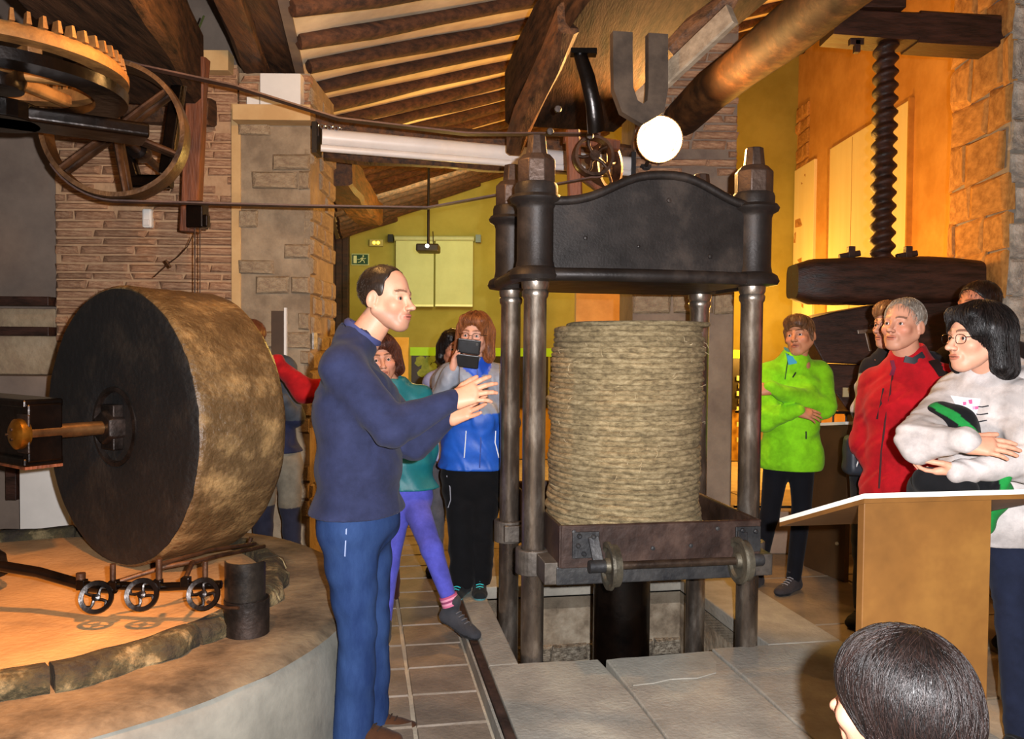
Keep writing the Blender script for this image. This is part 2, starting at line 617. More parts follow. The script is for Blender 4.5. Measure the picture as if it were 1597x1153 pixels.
for i in range(60):
    u, v = random.uniform(PU0 + .08, PU1 - .08), random.uniform(PV0 + .08, PV1 - .06)
    if (V((u, v)) - V((.515, .3))).length < .24 or min((V((u, v)) - V(q)).length for q in ((0, 0), (1.03, 0), (0, .6), (1.03, .6))) < .12:
        continue
    s = random.uniform(.05, .13)
    link('rubble_stone', random.choice(rub), plinth, T(u, v, -.6 + random.uniform(0, .12)) @ RZ(random.uniform(0, 6)) @ RX(random.uniform(-.4, .4)) @ Matrix.Diagonal((s, s * .8, s * .7, 1)))

# ---- ceiling: sloping plaster with rough rafters
Z0, SL = 3.4625, .415


def roof(x, y): return Z0 + SL * (x + .18 * y)


mb = MB()
xb_ = lambda y: -1.42 - .183 * (y - 5.6)
cs = [(xb_(.5), .5), (4.95, .5), (4.95, 14.4), (xb_(14.4), 14.4)]
mb.add([(x, y, roof(x, y)) for x, y in cs] + [(x, y, roof(x, y) + .08) for x, y in cs],
       [(0, 1, 2, 3), (7, 6, 5, 4), (0, 4, 5, 1), (1, 5, 6, 2), (2, 6, 7, 3), (3, 7, 4, 0)])
ceiling = struct(mb.build('ceiling', CEIL))
mb = MB()
cs = [(-6, .5), (xb_(.5), .5), (xb_(14.4), 14.4), (-6, 14.4)]
mb.add([(x, y, 4.15) for x, y in cs] + [(x, y, 4.22) for x, y in cs], [(0, 1, 2, 3), (7, 6, 5, 4), (0, 4, 5, 1), (1, 5, 6, 2), (2, 6, 7, 3), (3, 7, 4, 0)])
mb.add([(xb_(y) + dx, y, z) for y in (.5, 14.4) for dx in (-.06, 0) for z in (roof(xb_(y), y) - .02 if True else 0, 4.2)], [(0, 1, 3, 2), (4, 6, 7, 5), (0, 4, 5, 1), (2, 3, 7, 6), (1, 5, 7, 3), (0, 2, 6, 4)])
struct(mb.build('ceiling', PLAST))
random.seed(21)
rd = V((1812, 1280, 848)).normalized()
t = -3.0
while t < 17.5:
    lo = max((-1.40 - .183 * (t - 5.6)) / (rd.x + .183 * rd.y), (1.2 - t) / rd.y)
    hi = min(4.85 / rd.x, (14.3 - t) / rd.y)
    if hi - lo > .6:
        a = V((0, t, Z0 + SL * .18 * t))
        n = max(3, int((hi - lo) / .5))
        pts, rs = [], []
        for i in range(n + 1):
            p = a + rd * (lo + (hi - lo) * i / n)
            pts.append(p + V((random.uniform(-.02, .02), random.uniform(-.02, .02), -.035 + random.uniform(-.010, .006))))
            rs.append(.054 + random.uniform(-.008, .008))
        r = MB()
        r.tube(pts, rs, 8)
        r.build('rafter', RAFT, ceiling, 60)
    t += .52 + random.uniform(-.02, .02)

# ---- walls
def wallbox(name, x0, x1, y0, y1, z0, z1, m, topf=None):
    b = MB()
    cs = [(x0, y0), (x1, y0), (x1, y1), (x0, y1)]
    f = topf or (lambda x, y: z1)
    b.add([(x, y, z0) for x, y in cs] + [(x, y, f(x, y)) for x, y in cs],
          [(0, 1, 2, 3), (4, 5, 6, 7), (0, 1, 5, 4), (1, 2, 6, 5), (2, 3, 7, 6), (3, 0, 4, 7)])
    return struct(b.build(name, m))


rt = lambda x, y: roof(x, y) + .02
wallbox('wall_back', -6, 4.9, 14.3, 14.5, 0, 0, OCHREB, rt)
wr = wallbox('wall_right', 4.9, 5.1, .5, 14.5, 0, 0, OCHRE, rt)
wallbox('wall_left', -6, -5.8, .5, 14.5, 0, 0, PLAST, rt)
wp = wallbox('wall_partition', -5.8, -3.05, 5.6, 5.8, 0, 4.15, PLAST)
wallbox('wall_partition', -3.05, -1.42, 6.12, 6.2, 0, 4.15, PLAST)
# corner quoins of the right wall, and the rough stone jamb nearer to us
mr_ = T(4.9, 14.0, 0) @ RZ(-pi / 2)
masonry(wr, mr_, .55, 5.6, .22, .5, .02, .04, STR, 'stone', z0=0, seed=8)
# tall pale boards closing the window openings
for i, (ya, yb, zb) in enumerate(((10.15, 12.72, 1.0), (13.35, 14.28, 1.0))):
    wn = MB()
    wn.box((4.88, (ya + yb) / 2, (zb + 4.52) / 2), (.05, yb - ya, 4.52 - zb))
    if i == 0:
        wo = struct(wn.build('window_1', SHUT, bevel=.006))
        f = MB()
        for yy in (ya, yb):
            f.box((4.868, yy, (zb + 4.52) / 2), (.07, .035, 4.55 - zb))
        f.build('window_frame', mat('frame_wood', '#a8762c', '#c48f3c', 4, .7, 0, .2, 20), wo)
        k = MB()
        for yk in (ya + (yb - ya) / 3, ya + 2 * (yb - ya) / 3):
            k.box((4.853, yk, (zb + 4.5) / 2), (.004, .008, 4.48 - zb))
        k.build('board_joint', mat('joint', '#b08a48', '#b08a48', bump=0), wo)
    else:
        wo = struct(wn.build('window_2', SHUT, bevel=.006))

# ---- piers
def pier(name, x0, x1, y0, y1, z1, m):
    return wallbox(name, x0, x1, y0, y1, 0, z1, m)


pa = pier('wall_pier_left', -3.05, -1.84, 5.5, 6.1, 3.30, MORTAR)
masonry(pa, T(-2.445, 5.5, 0), 1.21, 2.85, .060, .29, .012, .022, BRK, z0=.42, seed=31, skip=.06, vary=.3, lim=260)
pb = pier('wall_pier_narrow', -1.80, -1.335, 5.42, 6.12, 3.22, mat('pier_mortar', '#7c6c58', '#a8957a', 4, .95, 0, .7, 14, bdist=.02))
masonry(pb, T(-1.568, 5.42, 0), .465, 2.55, .115, .25, .014, .022, STN, 'stone', z0=.3, seed=33, skip=.45)
masonry(pb, T(-1.335, 5.77, 0) @ RZ(pi / 2), .70, 2.8, .12, .26, .014, .02, STN, 'stone', z0=.3, seed=34, skip=.4)
masonry(pb, T(-1.568, 5.42, 0), .465, .30, .055, .24, .012, .03, BRK, 'brick', z0=2.92, seed=35)
pc = pier('wall_pillar', .833, 1.535, 5.7, 6.4, 3.9, mat('pillar_plaster', '#6d5c50', '#96836f', 2.2, .9, 0, .6, 10, bdist=.02))
masonry(pc, T(1.184, 5.7, 0), .70, 1.75, .062, .28, .013, .022, BRK, 'brick', z0=2.15, seed=36, skip=.12)
masonry(pc, T(1.184, 5.7, 0), .70, .45, .15, .3, .016, .025, STN, 'stone', z0=1.68, seed=37, skip=.1)
pd = pier('wall_pier_right', 3.60, 4.9, 6.0, 6.78, 5.2, mat('pier_grey', '#77736b', '#a5a196', 3, .9, 0, .8, 12, bdist=.02))
masonry(pd, T(4.2, 6.0, 0), 1.2, 5.0, .26, .44, .012, .03, STG, 'stone', z0=0, seed=38)
masonry(pd, T(3.6, 6.39, 0) @ RZ(-pi / 2), .78, 5.0, .32, .5, .014, .03, STR, 'stone', z0=0, seed=39)  # orange light on this side of the grey pier put into the stone colour

# trims on the piers
def simple(name, m, label, cat, boxes=None, bevel=.004, beams=None, group=None, smooth=None):
    b = MB()
    for c, d in boxes or []:
        b.box(c, d)
    for a in beams or []:
        b.beam(*a)
    return tag(b.build(name, m, bevel=bevel, smooth=smooth), label, cat, group)


t1 = MB(); t1.box((-1.82, 5.455, 1.72), (.062, .09, 2.6)); struct(t1.build('trim_1', TRIM, bevel=.004))
t2 = MB(); t2.box((-1.55, 5.35, 2.93), (.50, .14, .10)); struct(t2.build('trim_2', TRIM, bevel=.004))
t3 = MB(); t3.box((-2.03, 5.44, 3.29), (.34, .12, .13)); struct(t3.build('trim_3', TRIM, bevel=.004))
simple('white_box', WHITE, 'large white square box standing on the beige ledge of the pier', 'box', [(P(441, 150, 5.36), (.26, .12, .255))])
simple('white_box', WHITE, 'small white card box left of the large white square box', 'box', [(P(398, 170, 5.36), (.08, .10, .13))])
# motion sensor
ms = thing('motion_sensor', 'small white motion sensor on the brick pier below the spoked wheel', 'sensor', P(231, 341, 5.47))
b = MB(); b.box((0, 0, 0), (.062, .05, .125)); b.build('sensor_body', WHITE, ms, bevel=.012)
b = MB(); b.box((0, -.027, -.03), (.044, .012, .04)); b.build('lens', ENAMEL, ms, bevel=.005)

# left shelves in front of the partition wall
sh = thing('wall_shelving', 'dark wooden shelf boards in front of the stone wall at the left edge', 'shelf', (-3.55, 5.5, 0))
for zz, hh in ((1.72, .06), (1.52, .06)):
    b = MB(); b.box((0, 0, zz), (.98, .16, hh)); b.build('shelf_board', WOODP, sh, bevel=.005)
for xx in (-.48, -.14):
    b = MB(); b.box((xx, .01, 1.61), (.10, .12, .26)); b.build('shelf_bracket', WOODP, sh, bevel=.004)
b = MB(); b.box((0, .05, 1.61), (.96, .06, .13)); b.build('stone_infill', STONE, sh, bevel=.01)
b = MB(); b.box((0, .06, 1.36), (.98, .06, .26)); b.build('stone_infill', STONE, sh, bevel=.01)
simple('stone_ledge', PLAST, 'pale grey stone ledge below the dark shelf boards', 'ledge', [((-3.5, 5.42, 1.15), (1.0, .28, .16))])
simple('leaning_board', WHITE, 'white board leaning on the wall behind the millstone', 'board', [((-3.02, 5.3, .50), (.32, .03, 1.0))])
simple('wall_post', WOODP, 'thin dark post standing under the stone ledge', 'post', [((-3.28, 5.38, .74), (.07, .05, .66))])

# ---- roof beams
def beam_thing(a, b, wd, ht, label, n=8, jit=.015, m=WOODX, ch=.03):
    mb = MB()
    mb.beam(a, b, wd, ht, n=n, jit=jit, ch=ch)
    return tag(mb.build('roof_beam', m, smooth=35), label, 'beam')


def along(a, dy):
    """from point a towards the camera along the building's axis by dy metres of depth"""
    return a + DV * (-dy / DV.y)


a = P(880, 148, 5.55); beam_thing(along(a, -.1), along(a, 4.2), .80, .38, 'massive dark beam running from top centre down to the press', m=mat('wood_black', '#1a110a', '#4a3322', 4, .9, 0, .5, 20, (6, .8, 6), spec=.15))
a = P(402, 95, 5.62); beam_thing(along(a, -.2), along(a, 3.6), .15, .30, 'narrow dark roof beam left of the wider one above the white box')
a = P(438, 66, 5.62); beam_thing(along(a, -.2), along(a, 3.6), .27, .30, 'wide dark roof beam ending above the large white box')
a = P(247, 100, 4.70); beam_thing(along(a, -.05), along(a, 3.2), .50, .44, 'heavy dark beam with orange lit side over the spoked wheel', m=mat('wood_black', '#1a110a', '#4a3322', 4, .9, 0, .5, 20, (6, .8, 6), spec=.15))
mb = MB()
mb.tube([P(1058, 190, 5.75), P(1110, 140, 5.2), P(1165, 98, 4.7), P(1225, 52, 4.3), P(1290, -2, 3.9), P(1400, -90, 3.4)], [.125, .13, .125, .135, .13, .13], 14)
tag(mb.build('roof_beam', mat('wood_log', '#22150c', '#6b4626', 4, .7, 0, .5, 16, c3='#3d2716', spec=.2), smooth=60), 'round crooked log beam rising right from the glowing lamp', 'beam')
beam_thing(P(-60, 150, 5.35), P(330, 176, 5.35), .16, .17, 'horizontal dark beam behind the top of the spoked wheel', m=WOODX)
beam_thing(P(488, 196, 5.5), P(1000, 246, 5.95), .16, .14, 'dark cross beam just above the white screen casing', m=WOODX)
beam_thing(P(505, 238, 5.6), P(990, 268, 6.1), .14, .10, 'dark cross beam just below the white screen casing', m=WOODX)
beam_thing(P(520, 262, 6.3), P(578, 334, 9.5), .28, .28, 'slanting dark beam behind the narrow pier above the exit sign', m=WOODX)
beam_thing(P(1160, -30, 3.2), P(1050, 70, 3.5), .07, .09, 'thin dark beam above the pale plank by the lamp', m=WOODX, n=4)
mb = MB(); mb.beam(P(996, 160, 3.42), P(1142, 22, 3.05), .035, .085, n=3, ch=.006)
tag(mb.build('plank', mat('wood_pale', '#6a5a48', '#8d7c66', 4, .8, 0, .3, 20, (1, 6, 6))), 'pale plank leaning up towards the right beside the round log', 'plank')
mb = MB(); mb.beam(P(800, 222, 5.1), P(885, 30, 3.9), .10, .16, n=4, jit=.01, ch=.02)
tag(mb.build('roof_brace', WOODX), 'dark timber brace along the left side of the massive beam', 'beam')

# ================================================================= MILL
BC = V((-2.0, 3.2, 0))
bed = thing('mill_bed', 'round stone bed that the big millstone stands on', 'mill bed', BC)
random.seed(2)


def rough_lathe(prof, seg, amp, fr=3.0, sq=(0,)):
    mb = MB()
    mb.lathe(prof, seg)
    for i, p in enumerate(mb.v):
        r = V((p.x, p.y)).length
        if r > .05:
            n = noise3(p * fr) * amp
            q = p.copy()
            q.x += p.x / r * n
            q.y += p.y / r * n
            q.z += noise3(p * fr * 1.7 + V((5, 5, 5))) * amp * .5 if 0 < p.z else 0
            mb.v[i] = q
    return mb


from mathutils import noise as _n


def noise3(p): return _n.noise(p) + .5 * _n.noise(p * 2.1)


mb = rough_lathe([(1.41, 0), (1.405, .1), (1.40, .2), (1.398, .3), (1.395, .36), (1.375, .405), (1.34, .42), (1.25, .425), (1.15, .425), (1.0, .425), (.9, .42)], 120, .012)
mb.build('bed_base', BEDW, bed, 50)
mb = rough_lathe([(1.385, .402), (1.35, .424), (1.25, .431), (1.15, .43), (1.08, .432), (.9, .43)], 120, .008)
mb.build('bed_ledge', BED, bed, 50)
mb = rough_lathe([(1.0, .40), (1.0, .454), (.97, .458), (.7, .454), (.4, .454), (0, .46)], 110, .006)
mb.build('grinding_pan', PAN, bed, 50)
# kerb ring in separate stones
for k in range(14):
    a0, a1 = 2 * pi * k / 14 + .006, 2 * pi * (k + 1) / 14 - .006
    vs, fs = [], []
    n = 14
    sec = [(.985, .41), (1.065, .41), (1.085, .44), (1.075, .48), (1.045, .503), (1.0, .500), (.985, .49)]
    for i in range(n + 1):
        a = a0 + (a1 - a0) * i / n
        for (r, z) in sec:
            q = V((r * math.cos(a), r * math.sin(a), z))
            e = noise3(q * 9) * .030 if r > 1.0 else 0
            vs.append(((r + e) * math.cos(a), (r + e) * math.sin(a), z + (noise3(q * 7 + V((3, 0, 0))) * .008 if z > .44 else 0)))
    m_ = len(sec)
    fs = [tuple(range(m_)), tuple(n * m_ + i for i in range(m_))]
    for i in range(n):
        for j in range(m_):
            j2 = (j + 1) % m_
            fs.append((i * m_ + j, i * m_ + j2, (i + 1) * m_ + j2, (i + 1) * m_ + j))
    MB().add(vs, fs).build('kerb_stone', BEDR, bed, 60)

# ---- millstone
AX = V((-.575, -.818, 0)).normalized()        # outward normal of the face turned to us
fc = V((-1.755, 3.63, 1.078))
ms_ = thing('millstone', 'huge upright edge-runner millstone with dark face and worn brown tread', 'millstone', M=frame(AX, (0, 0, 1), fc))
R0 = .624
mb = MB()
prof = [(0, -.45), (.59, -.45), (.605, -.442), (.616, -.42)]
for i in range(1, 14):
    prof.append((.616 + .006 * i / 14, -.42 + .40 * i / 14))
prof += [(R0, -.018), (R0 - .01, -.006), (R0 - .03, -.012)]
mb.lathe(prof, 128)
for i, p in enumerate(mb.v):
    r = math.hypot(p.x, p.y)
    if r > .3:
        e = noise3(p * 6) * .007 + noise3(p * 25) * .0022
        if p.z > -.12:
            e -= max(0, noise3(p * 14 + V((2, 1, 0)))) * .010
        p.x += p.x / r * e
        p.y += p.y / r * e
mb.build('tread', MILL, ms_, 55)
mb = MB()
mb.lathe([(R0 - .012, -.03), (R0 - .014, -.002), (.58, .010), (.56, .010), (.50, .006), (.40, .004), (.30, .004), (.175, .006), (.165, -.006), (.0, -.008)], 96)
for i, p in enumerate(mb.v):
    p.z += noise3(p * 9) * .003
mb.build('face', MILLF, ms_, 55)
mb = MB(); mb.ring(.165, [(-.012, -.006), (.014, -.006), (.012, .012), (-.006, .014)], 48)
mb.build('hub_ring', IRON, ms_, 50)
mb = MB()
mb.lathe([(.075, -.03), (.078, .05), (.07, .065), (0, .065)], 6)
mb.build('hub_nut', IRON, ms_, 30, bevel=.004)
mb = MB()
mb.box((0, 0, .015), (.20, .10, .05))
mb.build('hub_plate', IRON, ms_, bevel=.006)
# axle and yoke on the central shaft
ax = thing('mill_yoke', 'black iron yoke box with brass bearing on the central mill shaft', 'yoke', BC)
mb = MB()
mb.tube([fc + AX * .05, fc + AX * .40], .030, 20)
mb.build('axle', mat('axle_steel', '#5a4028', '#9a7248', 6, .35, .8, .1, 40), ax, 50, world=True)
q = fc + AX * .405
mb = MB()
mb.lathe([(.055, -.03), (.062, -.01), (.062, .01), (.045, .022), (0, .024)], 28, frame(AX, None, q))
mb.build('bearing', BRASS, ax, 50, world=True)
mb = MB()
for s in (-1, 1):
    mb.lathe([(.006, .02), (.006, .03), (0, .03)], 8, frame(AX, None, q + V((0, 0, s * .02))))
    mb.lathe([(.006, .02), (.006, .03), (0, .03)], 8, frame(AX, None, q + RV * s * .02))
mb.build('bolt', IRON, ax, 40, world=True)
Myo = frame(AX, (0, 0, 1), fc + AX * .31)
mb = MB()
for x, y, a, b_ in ((-.12, .27, .035, .56), (.12, .27, .035, .56)):
    mb.box((x, y, 0), (a, b_, .16), Myo)
mb.box((0, .0, 0), (.24, .05, .14), Myo)
mb.box((0, .29, .04), (.22, .50, .03), Myo)
mb.build('yoke_frame', BLACKOIL, ax, world=True, bevel=.008)
mb = MB()
mb.box((0, .0, .075), (.16, .10, .012), Myo)
mb.build('bearing_plate', IRON, ax, world=True, bevel=.006)
mb = MB(); mb.box((-.142, .27, .0), (.012, .56, .15), Myo)
mb.build('wooden_lining', WOODRED, ax, world=True)
mb = MB()
mb.lathe([(.13, .53), (.12, .60), (.075, .64), (.065, .70), (.065, 2.5), (0, 2.5)], 24)
mb.build('shaft', IRON, ax, 40, M=T(-.12, 0, 0))
# a second runner's arm is out of frame; below it the scraper with its small handwheels
sc = thing('scraper', 'iron scraper arm with three small handwheels in front of the millstone', 'scraper', P(230, 930, 2.85))
mb = MB()
mb.tube([P(-30, 878, 2.9), P(60, 893, 2.9), P(140, 916, 2.86), P(180, 918, 2.84)], .019, 10)
mb.tube([P(170, 913, 2.87), P(245, 916, 2.85), P(345, 912, 2.84)], .015, 10)
mb.build('scraper_arm', BLACKOIL, sc, 50, world=True)
mb = MB()
mb.tube([P(182, 908, 2.9), P(258, 884, 2.98), P(300, 876, 3.05)], .009, 8)
mb.tube([P(285, 912, 2.86), P(300, 878, 2.95), P(345, 866, 3.3), P(412, 852, 3.6)], .009, 8)
mb.tube([P(250, 880, 2.95), P(330, 858, 3.2), P(398, 848, 3.5)], .008, 8)
mb.tube([P(388, 850, 3.5), P(392, 838, 3.5)], .009, 8)
mb.build('linkage_rod', IRONB, sc, 50, world=True)
for (x, y, d) in ((150, 932, 2.80), (221, 928, 2.80), (317, 927, 2.80)):
    cp = P(x, y, d)
    Mh = frame((cp * -1 + V((-.6, 0, HC))).normalized(), (0, 0, 1), cp) @ RZ(x)
    mb = MB()
    mb.ring(.048, [(-.008, -.006), (.006, -.008), (.009, 0), (.006, .008), (-.008, .006)], 28, Mh)
    mb.lathe([(.013, -.012), (.013, .012), (0, .014)], 12, Mh)
    for k in range(4):
        a = k * pi / 2
        pts = [Mh @ V((r * math.cos(a + o), r * math.sin(a + o), 0)) for r, o in ((.01, 0), (.022, .35), (.035, .35), (.044, 0))]
        mb.tube(pts, .0058, 6)
    hw = mb.build('handwheel', BLACKOIL, sc, 50, world=True)
for (x, y0, y1, rr) in ((176, 880, 912, .010), (248, 872, 912, .011), (320, 876, 908, .0095), (126, 894, 912, .016)):
    mb = MB(); mb.tube([P(x, y1, 2.84), P(x, y0, 2.84)], rr, 10)
    mb.build('threaded_rod', IRONB, sc, 50, world=True)
for (x, y) in ((178, 913), (246, 912), (290, 908), (128, 912)):
    mb = MB(); mb.box(P(x, y, 2.83), (.03, .03, .035))
    mb.build('rod_clamp', BLACKOIL, sc, world=True, bevel=.003)

# oil spout can at the end of the kerb
can = thing('spout_drum', 'dark iron drum with cut-away upper shell at the end of the stone kerb', 'drum', (P(385, 1000, 2.87).x, 2.87, .425))
mb = MB(); mb.lathe([(.077, 0), (.078, .13), (.074, .13), (.072, .02), (0, .02)], 32)
mb.build('drum_base', IRON, can, 50)
vs, fs = [], []
n = 24
for i in range(n + 1):
    a = -2.9 + i / n * 4.4
    top = .265 - .09 * max(0, (i / n - .62)) ** 1.0 * 2
    for r, z in ((.070, .13), (.070, top), (.064, top), (.064, .13)):
        vs.append((r * math.cos(a) - .006, r * math.sin(a), z))
for i in range(n):
    for j in range(4):
        fs.append((i * 4 + j, i * 4 + (j + 1) % 4, (i + 1) * 4 + (j + 1) % 4, (i + 1) * 4 + j))
fs += [(0, 1, 2, 3), (n * 4 + 3, n * 4 + 2, n * 4 + 1, n * 4)]
MB().add(vs, fs).build('drum_shell', mat('iron_drum', '#1c1917', '#4a423a', 6, .4, .7, .2, 30), can, 50)
mb = MB(); mb.tube([(-.13, -.02, .12), (-.05, -.07, .115), (.0, -.085, .12)], .006, 8)
mb.build('drum_hook', IRONB, can, 50)

# ---- horizontal bevel gear overhead on the shaft
gz = 2.47
gr = thing('bevel_gear', 'large horizontal toothed iron gear wheel high in the left corner', 'gear', (-2.02, 3.22, gz))
mb = MB(); mb.ring(.425, [(-.03, .03), (.05, .03), (.05, .06), (.03, .085), (-.02, .085), (-.03, .05)], 72)
mb.build('gear_rim', IRONY, gr, 40)
gt = MB(); gt.box((0, 0, .02), (.052, .017, .045), taper=.62)
gme = gt.mesh('tooth', IRONY)
for k in range(56):
    a = 2 * pi * k / 56
    link('tooth', gme, gr, RZ(a) @ T(.44, 0, .09))
for k in range(6):
    a = 2 * pi * k / 6 + .35
    mb = MB(); mb.beam((.07, 0, .03), (.40, 0, .03), .05, .05, ch=.01)
    mb.build('spoke', IRONY, gr, M=RZ(a), bevel=.004)
mb = MB(); mb.lathe([(.10, -.04), (.11, .0), (.10, .10), (0, .10)], 24)
mb.build('hub', BLACKOIL, gr, 40)
mb = MB(); mb.ring(.40, [(-.05, -.05), (.07, -.05), (.075, -.01), (-.04, -.01)], 64)
mb.build('guard_rim', BLACKOIL, gr, 40)
mb = MB(); mb.beam((-.5, -.35, -.14), (.46, .28, -.14), .20, .06, ch=.01); mb.lathe([(.16, -.17), (.16, -.10), (0, -.10)], 24)
mb.build('carrier_arm', BLACKOIL, gr, bevel=.006)

# ---- spoked belt wheel
wc = P(182, 205, 4.0)
bw = thing('belt_wheel', 'big six-spoked iron belt wheel hanging at the upper left', 'pulley wheel', M=frame(-DV, (0, 0, 1), wc))
mb = MB(); mb.ring(.318, [(-.014, -.075), (.008, -.075), (.014, 0), (.008, .075), (-.014, .075), (-.007, 0)], 72)
mb.build('rim', mat('wheel_rim_iron', '#2e1f14', '#6b4c2c', 6, .45, .5, .3, 40, rvar=.1), bw, 50)
for z in (-.045, .045):
    for k in range(6):
        mb = MB(); mb.tube([(.045, 0, z * .6), (.17, 0, z), (.308, 0, z)], [.034, .026, .024], 10, flat=.6)
        mb.build('spoke', IRONB, bw, 50, M=RZ(pi / 3 * k + .17))
mb = MB(); mb.lathe([(.022, -.14), (.022, -.10), (.05, -.10), (.055, 0), (.05, .09), (.028, .10), (.028, .13), (0, .13)], 24)
mb.build('hub', IRONB, bw, 50)
# hanger bracket and shaft behind
hb = thing('wheel_hanger', 'black iron hanger bracket holding the spoked wheel shaft', 'bracket', wc + DV * .45)
cw = wc + DV * .42
mb = MB()
mb.tube([wc - DV * .08, wc + DV * 1.1], .022, 14)
mb.build('line_shaft', IRONB, hb, 50, world=True)
mb = MB()
mb.beam(cw + V((-.20, 0, .42)) , cw + V((-.03, 0, -.14)), .07, .06, up=(0, 1, 0), ch=.01)
mb.beam(cw + V((.22, 0, .42)), cw + V((.14, 0, -.12)), .07, .06, up=(0, 1, 0), ch=.01)
mb.beam(cw + V((-.06, 0, -.16)), cw + V((.17, 0, -.16)), .07, .07, up=(0, 1, 0), ch=.015)
mb.build('hanger_frame', BLACKOIL, hb, world=True, bevel=.005)
mb = MB(); mb.lathe([(.05, -.06), (.06, 0), (.05, .06), (0, .06)], 16, frame(DV, None, cw))
mb.build('bearing_block', BLACKOIL, hb, 40, world=True)

# ---- belts
sp_ = P(925, 244, 4.44)
def belt(pts, label):
    mb = MB()
    k = len(pts)
    vs, fs = [], []
    for i, p in enumerate(pts):
        d = (pts[min(i + 1, k - 1)] - pts[max(i - 1, 0)]).normalized()
        up = DV.cross(d)
        for a, b_ in ((-.03, -.004), (.03, -.004), (.03, .004), (-.03, .004)):
            vs.append(p + DV * a + up * b_)
    for i in range(k - 1):
        for j in range(4):
            fs.append((i * 4 + j, i * 4 + (j + 1) % 4, (i + 1) * 4 + (j + 1) % 4, (i + 1) * 4 + j))
    fs += [(3, 2, 1, 0), ((k - 1) * 4, (k - 1) * 4 + 1, (k - 1) * 4 + 2, (k - 1) * 4 + 3)]
    mb.add(vs, fs)
    return tag(mb.build('drive_belt', BELT), label, 'belt')


def arc(c, R, a0, a1, n=8):
    return [c + RV * (R * math.cos(a0 + (a1 - a0) * i / n)) + V((0, 0, R * math.sin(a0 + (a1 - a0) * i / n))) for i in range(n + 1)]


belt(arc(wc, .337, -2.6, -1.62) + [wc + RV * .9 + V((0, 0, -.325)), wc + RV * 1.5 + V((0, 0, -.31))] + arc(sp_, .118, -1.7, -1.2, 2), 'lower drive belt running from the spoked wheel to the press pulley')
belt(arc(wc, .337, 2.2, 1.25) + [wc + RV * .55 + V((0, 0, .25)), wc + RV * 1.05 + V((0, 0, .12)), wc + RV * 1.7 + V((0, 0, .08))] + arc(sp_, .118, 1.7, 1.3, 2), 'upper drive belt sagging from the spoked wheel past the white box')

# ---- hanging wooden post with its iron socket and plumb cords
hp = thing('hanging_post', 'reddish wooden post hanging right of the spoked wheel', 'post', P(303, 360, 4.75))
mb = MB(); mb.beam(P(296, 362, 4.75), P(311, 92, 4.75), .10, .085, up=(0, 1, 0), n=5, jit=.004, ch=.008)
mb.build('post', WOODRED, hp, world=True)
mb = MB(); mb.box(P(308, 336, 4.68), (.095, .10, .15)); mb.box(P(322, 345, 4.66), (.03, .05, .07))
mb.build('iron_socket', BLACKOIL, hp, world=True, bevel=.008)
mb = MB(); mb.tube([P(304, 352, 4.66), P(304, 462, 4.66)], .004, 6); mb.tube([P(312, 352, 4.66), P(312, 458, 4.66)], .003, 6)
mb.build('cord', IRONB, hp, world=True)
mb = MB()
mb.tube([P(300, 368, 4.66), P(292, 385, 4.7), P(278, 400, 4.75), P(262, 412, 4.8), P(240, 432, 4.85)], .003, 6)
mb.tube([P(262, 412, 4.8), P(258, 406, 4.8), P(266, 417, 4.8)], .008, 6)
mb.build('frayed_wire', IRONB, hp, world=True)
mb = MB(); mb.tube([P(318, 25, 4.7), P(306, 55, 4.8), P(296, 70, 4.8), P(298, 95, 4.8)], .006, 6)
tag(mb.build('green_cable', mat('cable_green', '#2d3a18', '#3f5020', bump=0)), 'thin green cable hanging beside the orange lit beam', 'cable')

# ================================================================= HYDRAULIC PRESS
press = thing('hydraulic_press', 'large dark iron hydraulic press with four steel columns', 'press', O, YAW)
CC = [(0, 0), (1.03, 0), (0, .60), (1.03, .60)]
for (u, v) in CC:
    mb = MB()
    mb.lathe([(.051, -.62), (.051, 1.66), (.058, 1.672), (.060, 1.69), (.054, 1.70), (.060, 1.712), (.062, 1.74), (0, 1.74)], 36)
    mb.build('column', STEEL, press, 40, M=T(u, v, 0))
# crown casting
top = []
for i in range(41):
    t = i / 40
    u = .03 + .97 * t
    s = (u - .575) / .30
    z = 2.085 + .145 * math.exp(-abs(s) ** 2.6 * 1.1) + .012 * abs(t * 2 - 1)
    top.append((u, z))
out = [(0.03, 1.75)] + [(1.0, 1.75)] + top[::-1]
mb = MB()
mb.prism(out, -.045, .645)
body = mb.build('crown_body', CROWN, press, 40, bevel=.01)
for vv in (-.055, .655):
    mb = MB(); mb.tube([(u, vv, z - .012) for u, z in top], .020, 10)
    mb.build('crown_rim', CROWN, press, 60)
mb = MB()
pts = []
for i in range(25):
    t = i / 24
    pts.append((.03 + .97 * t, -.055 - .05 * math.sin(pi * t) ** .7, 1.765 + .0 * t))
mb.tube(pts, [.030] * 25, 10)
mb.tube([(u, .60 - v + .0, z) for u, v, z in pts], .030, 10)
mb.tube([(-.07, -.02, 1.765), (-.075, .3, 1.765), (-.07, .62, 1.765)], .03, 10)
mb.tube([(1.10, -.02, 1.765), (1.105, .3, 1.765), (1.10, .62, 1.765)], .03, 10)
n = 24
pl = [(.03 + .97 * i / n, -.055 - .05 * math.sin(pi * i / n) ** .7) for i in range(n + 1)]
pl = pl + [(x, .60 - y) for x, y in pl[::-1]]
m_ = len(pl)
mb.add([(x, y, 1.738) for x, y in pl] + [(x, y, 1.79) for x, y in pl], [tuple(range(m_)), tuple(m_ + i for i in range(m_))] + [(i, (i + 1) % m_, m_ + (i + 1) % m_, m_ + i) for i in range(m_)])
mb.build('crown_lip', CROWN, press, 50)
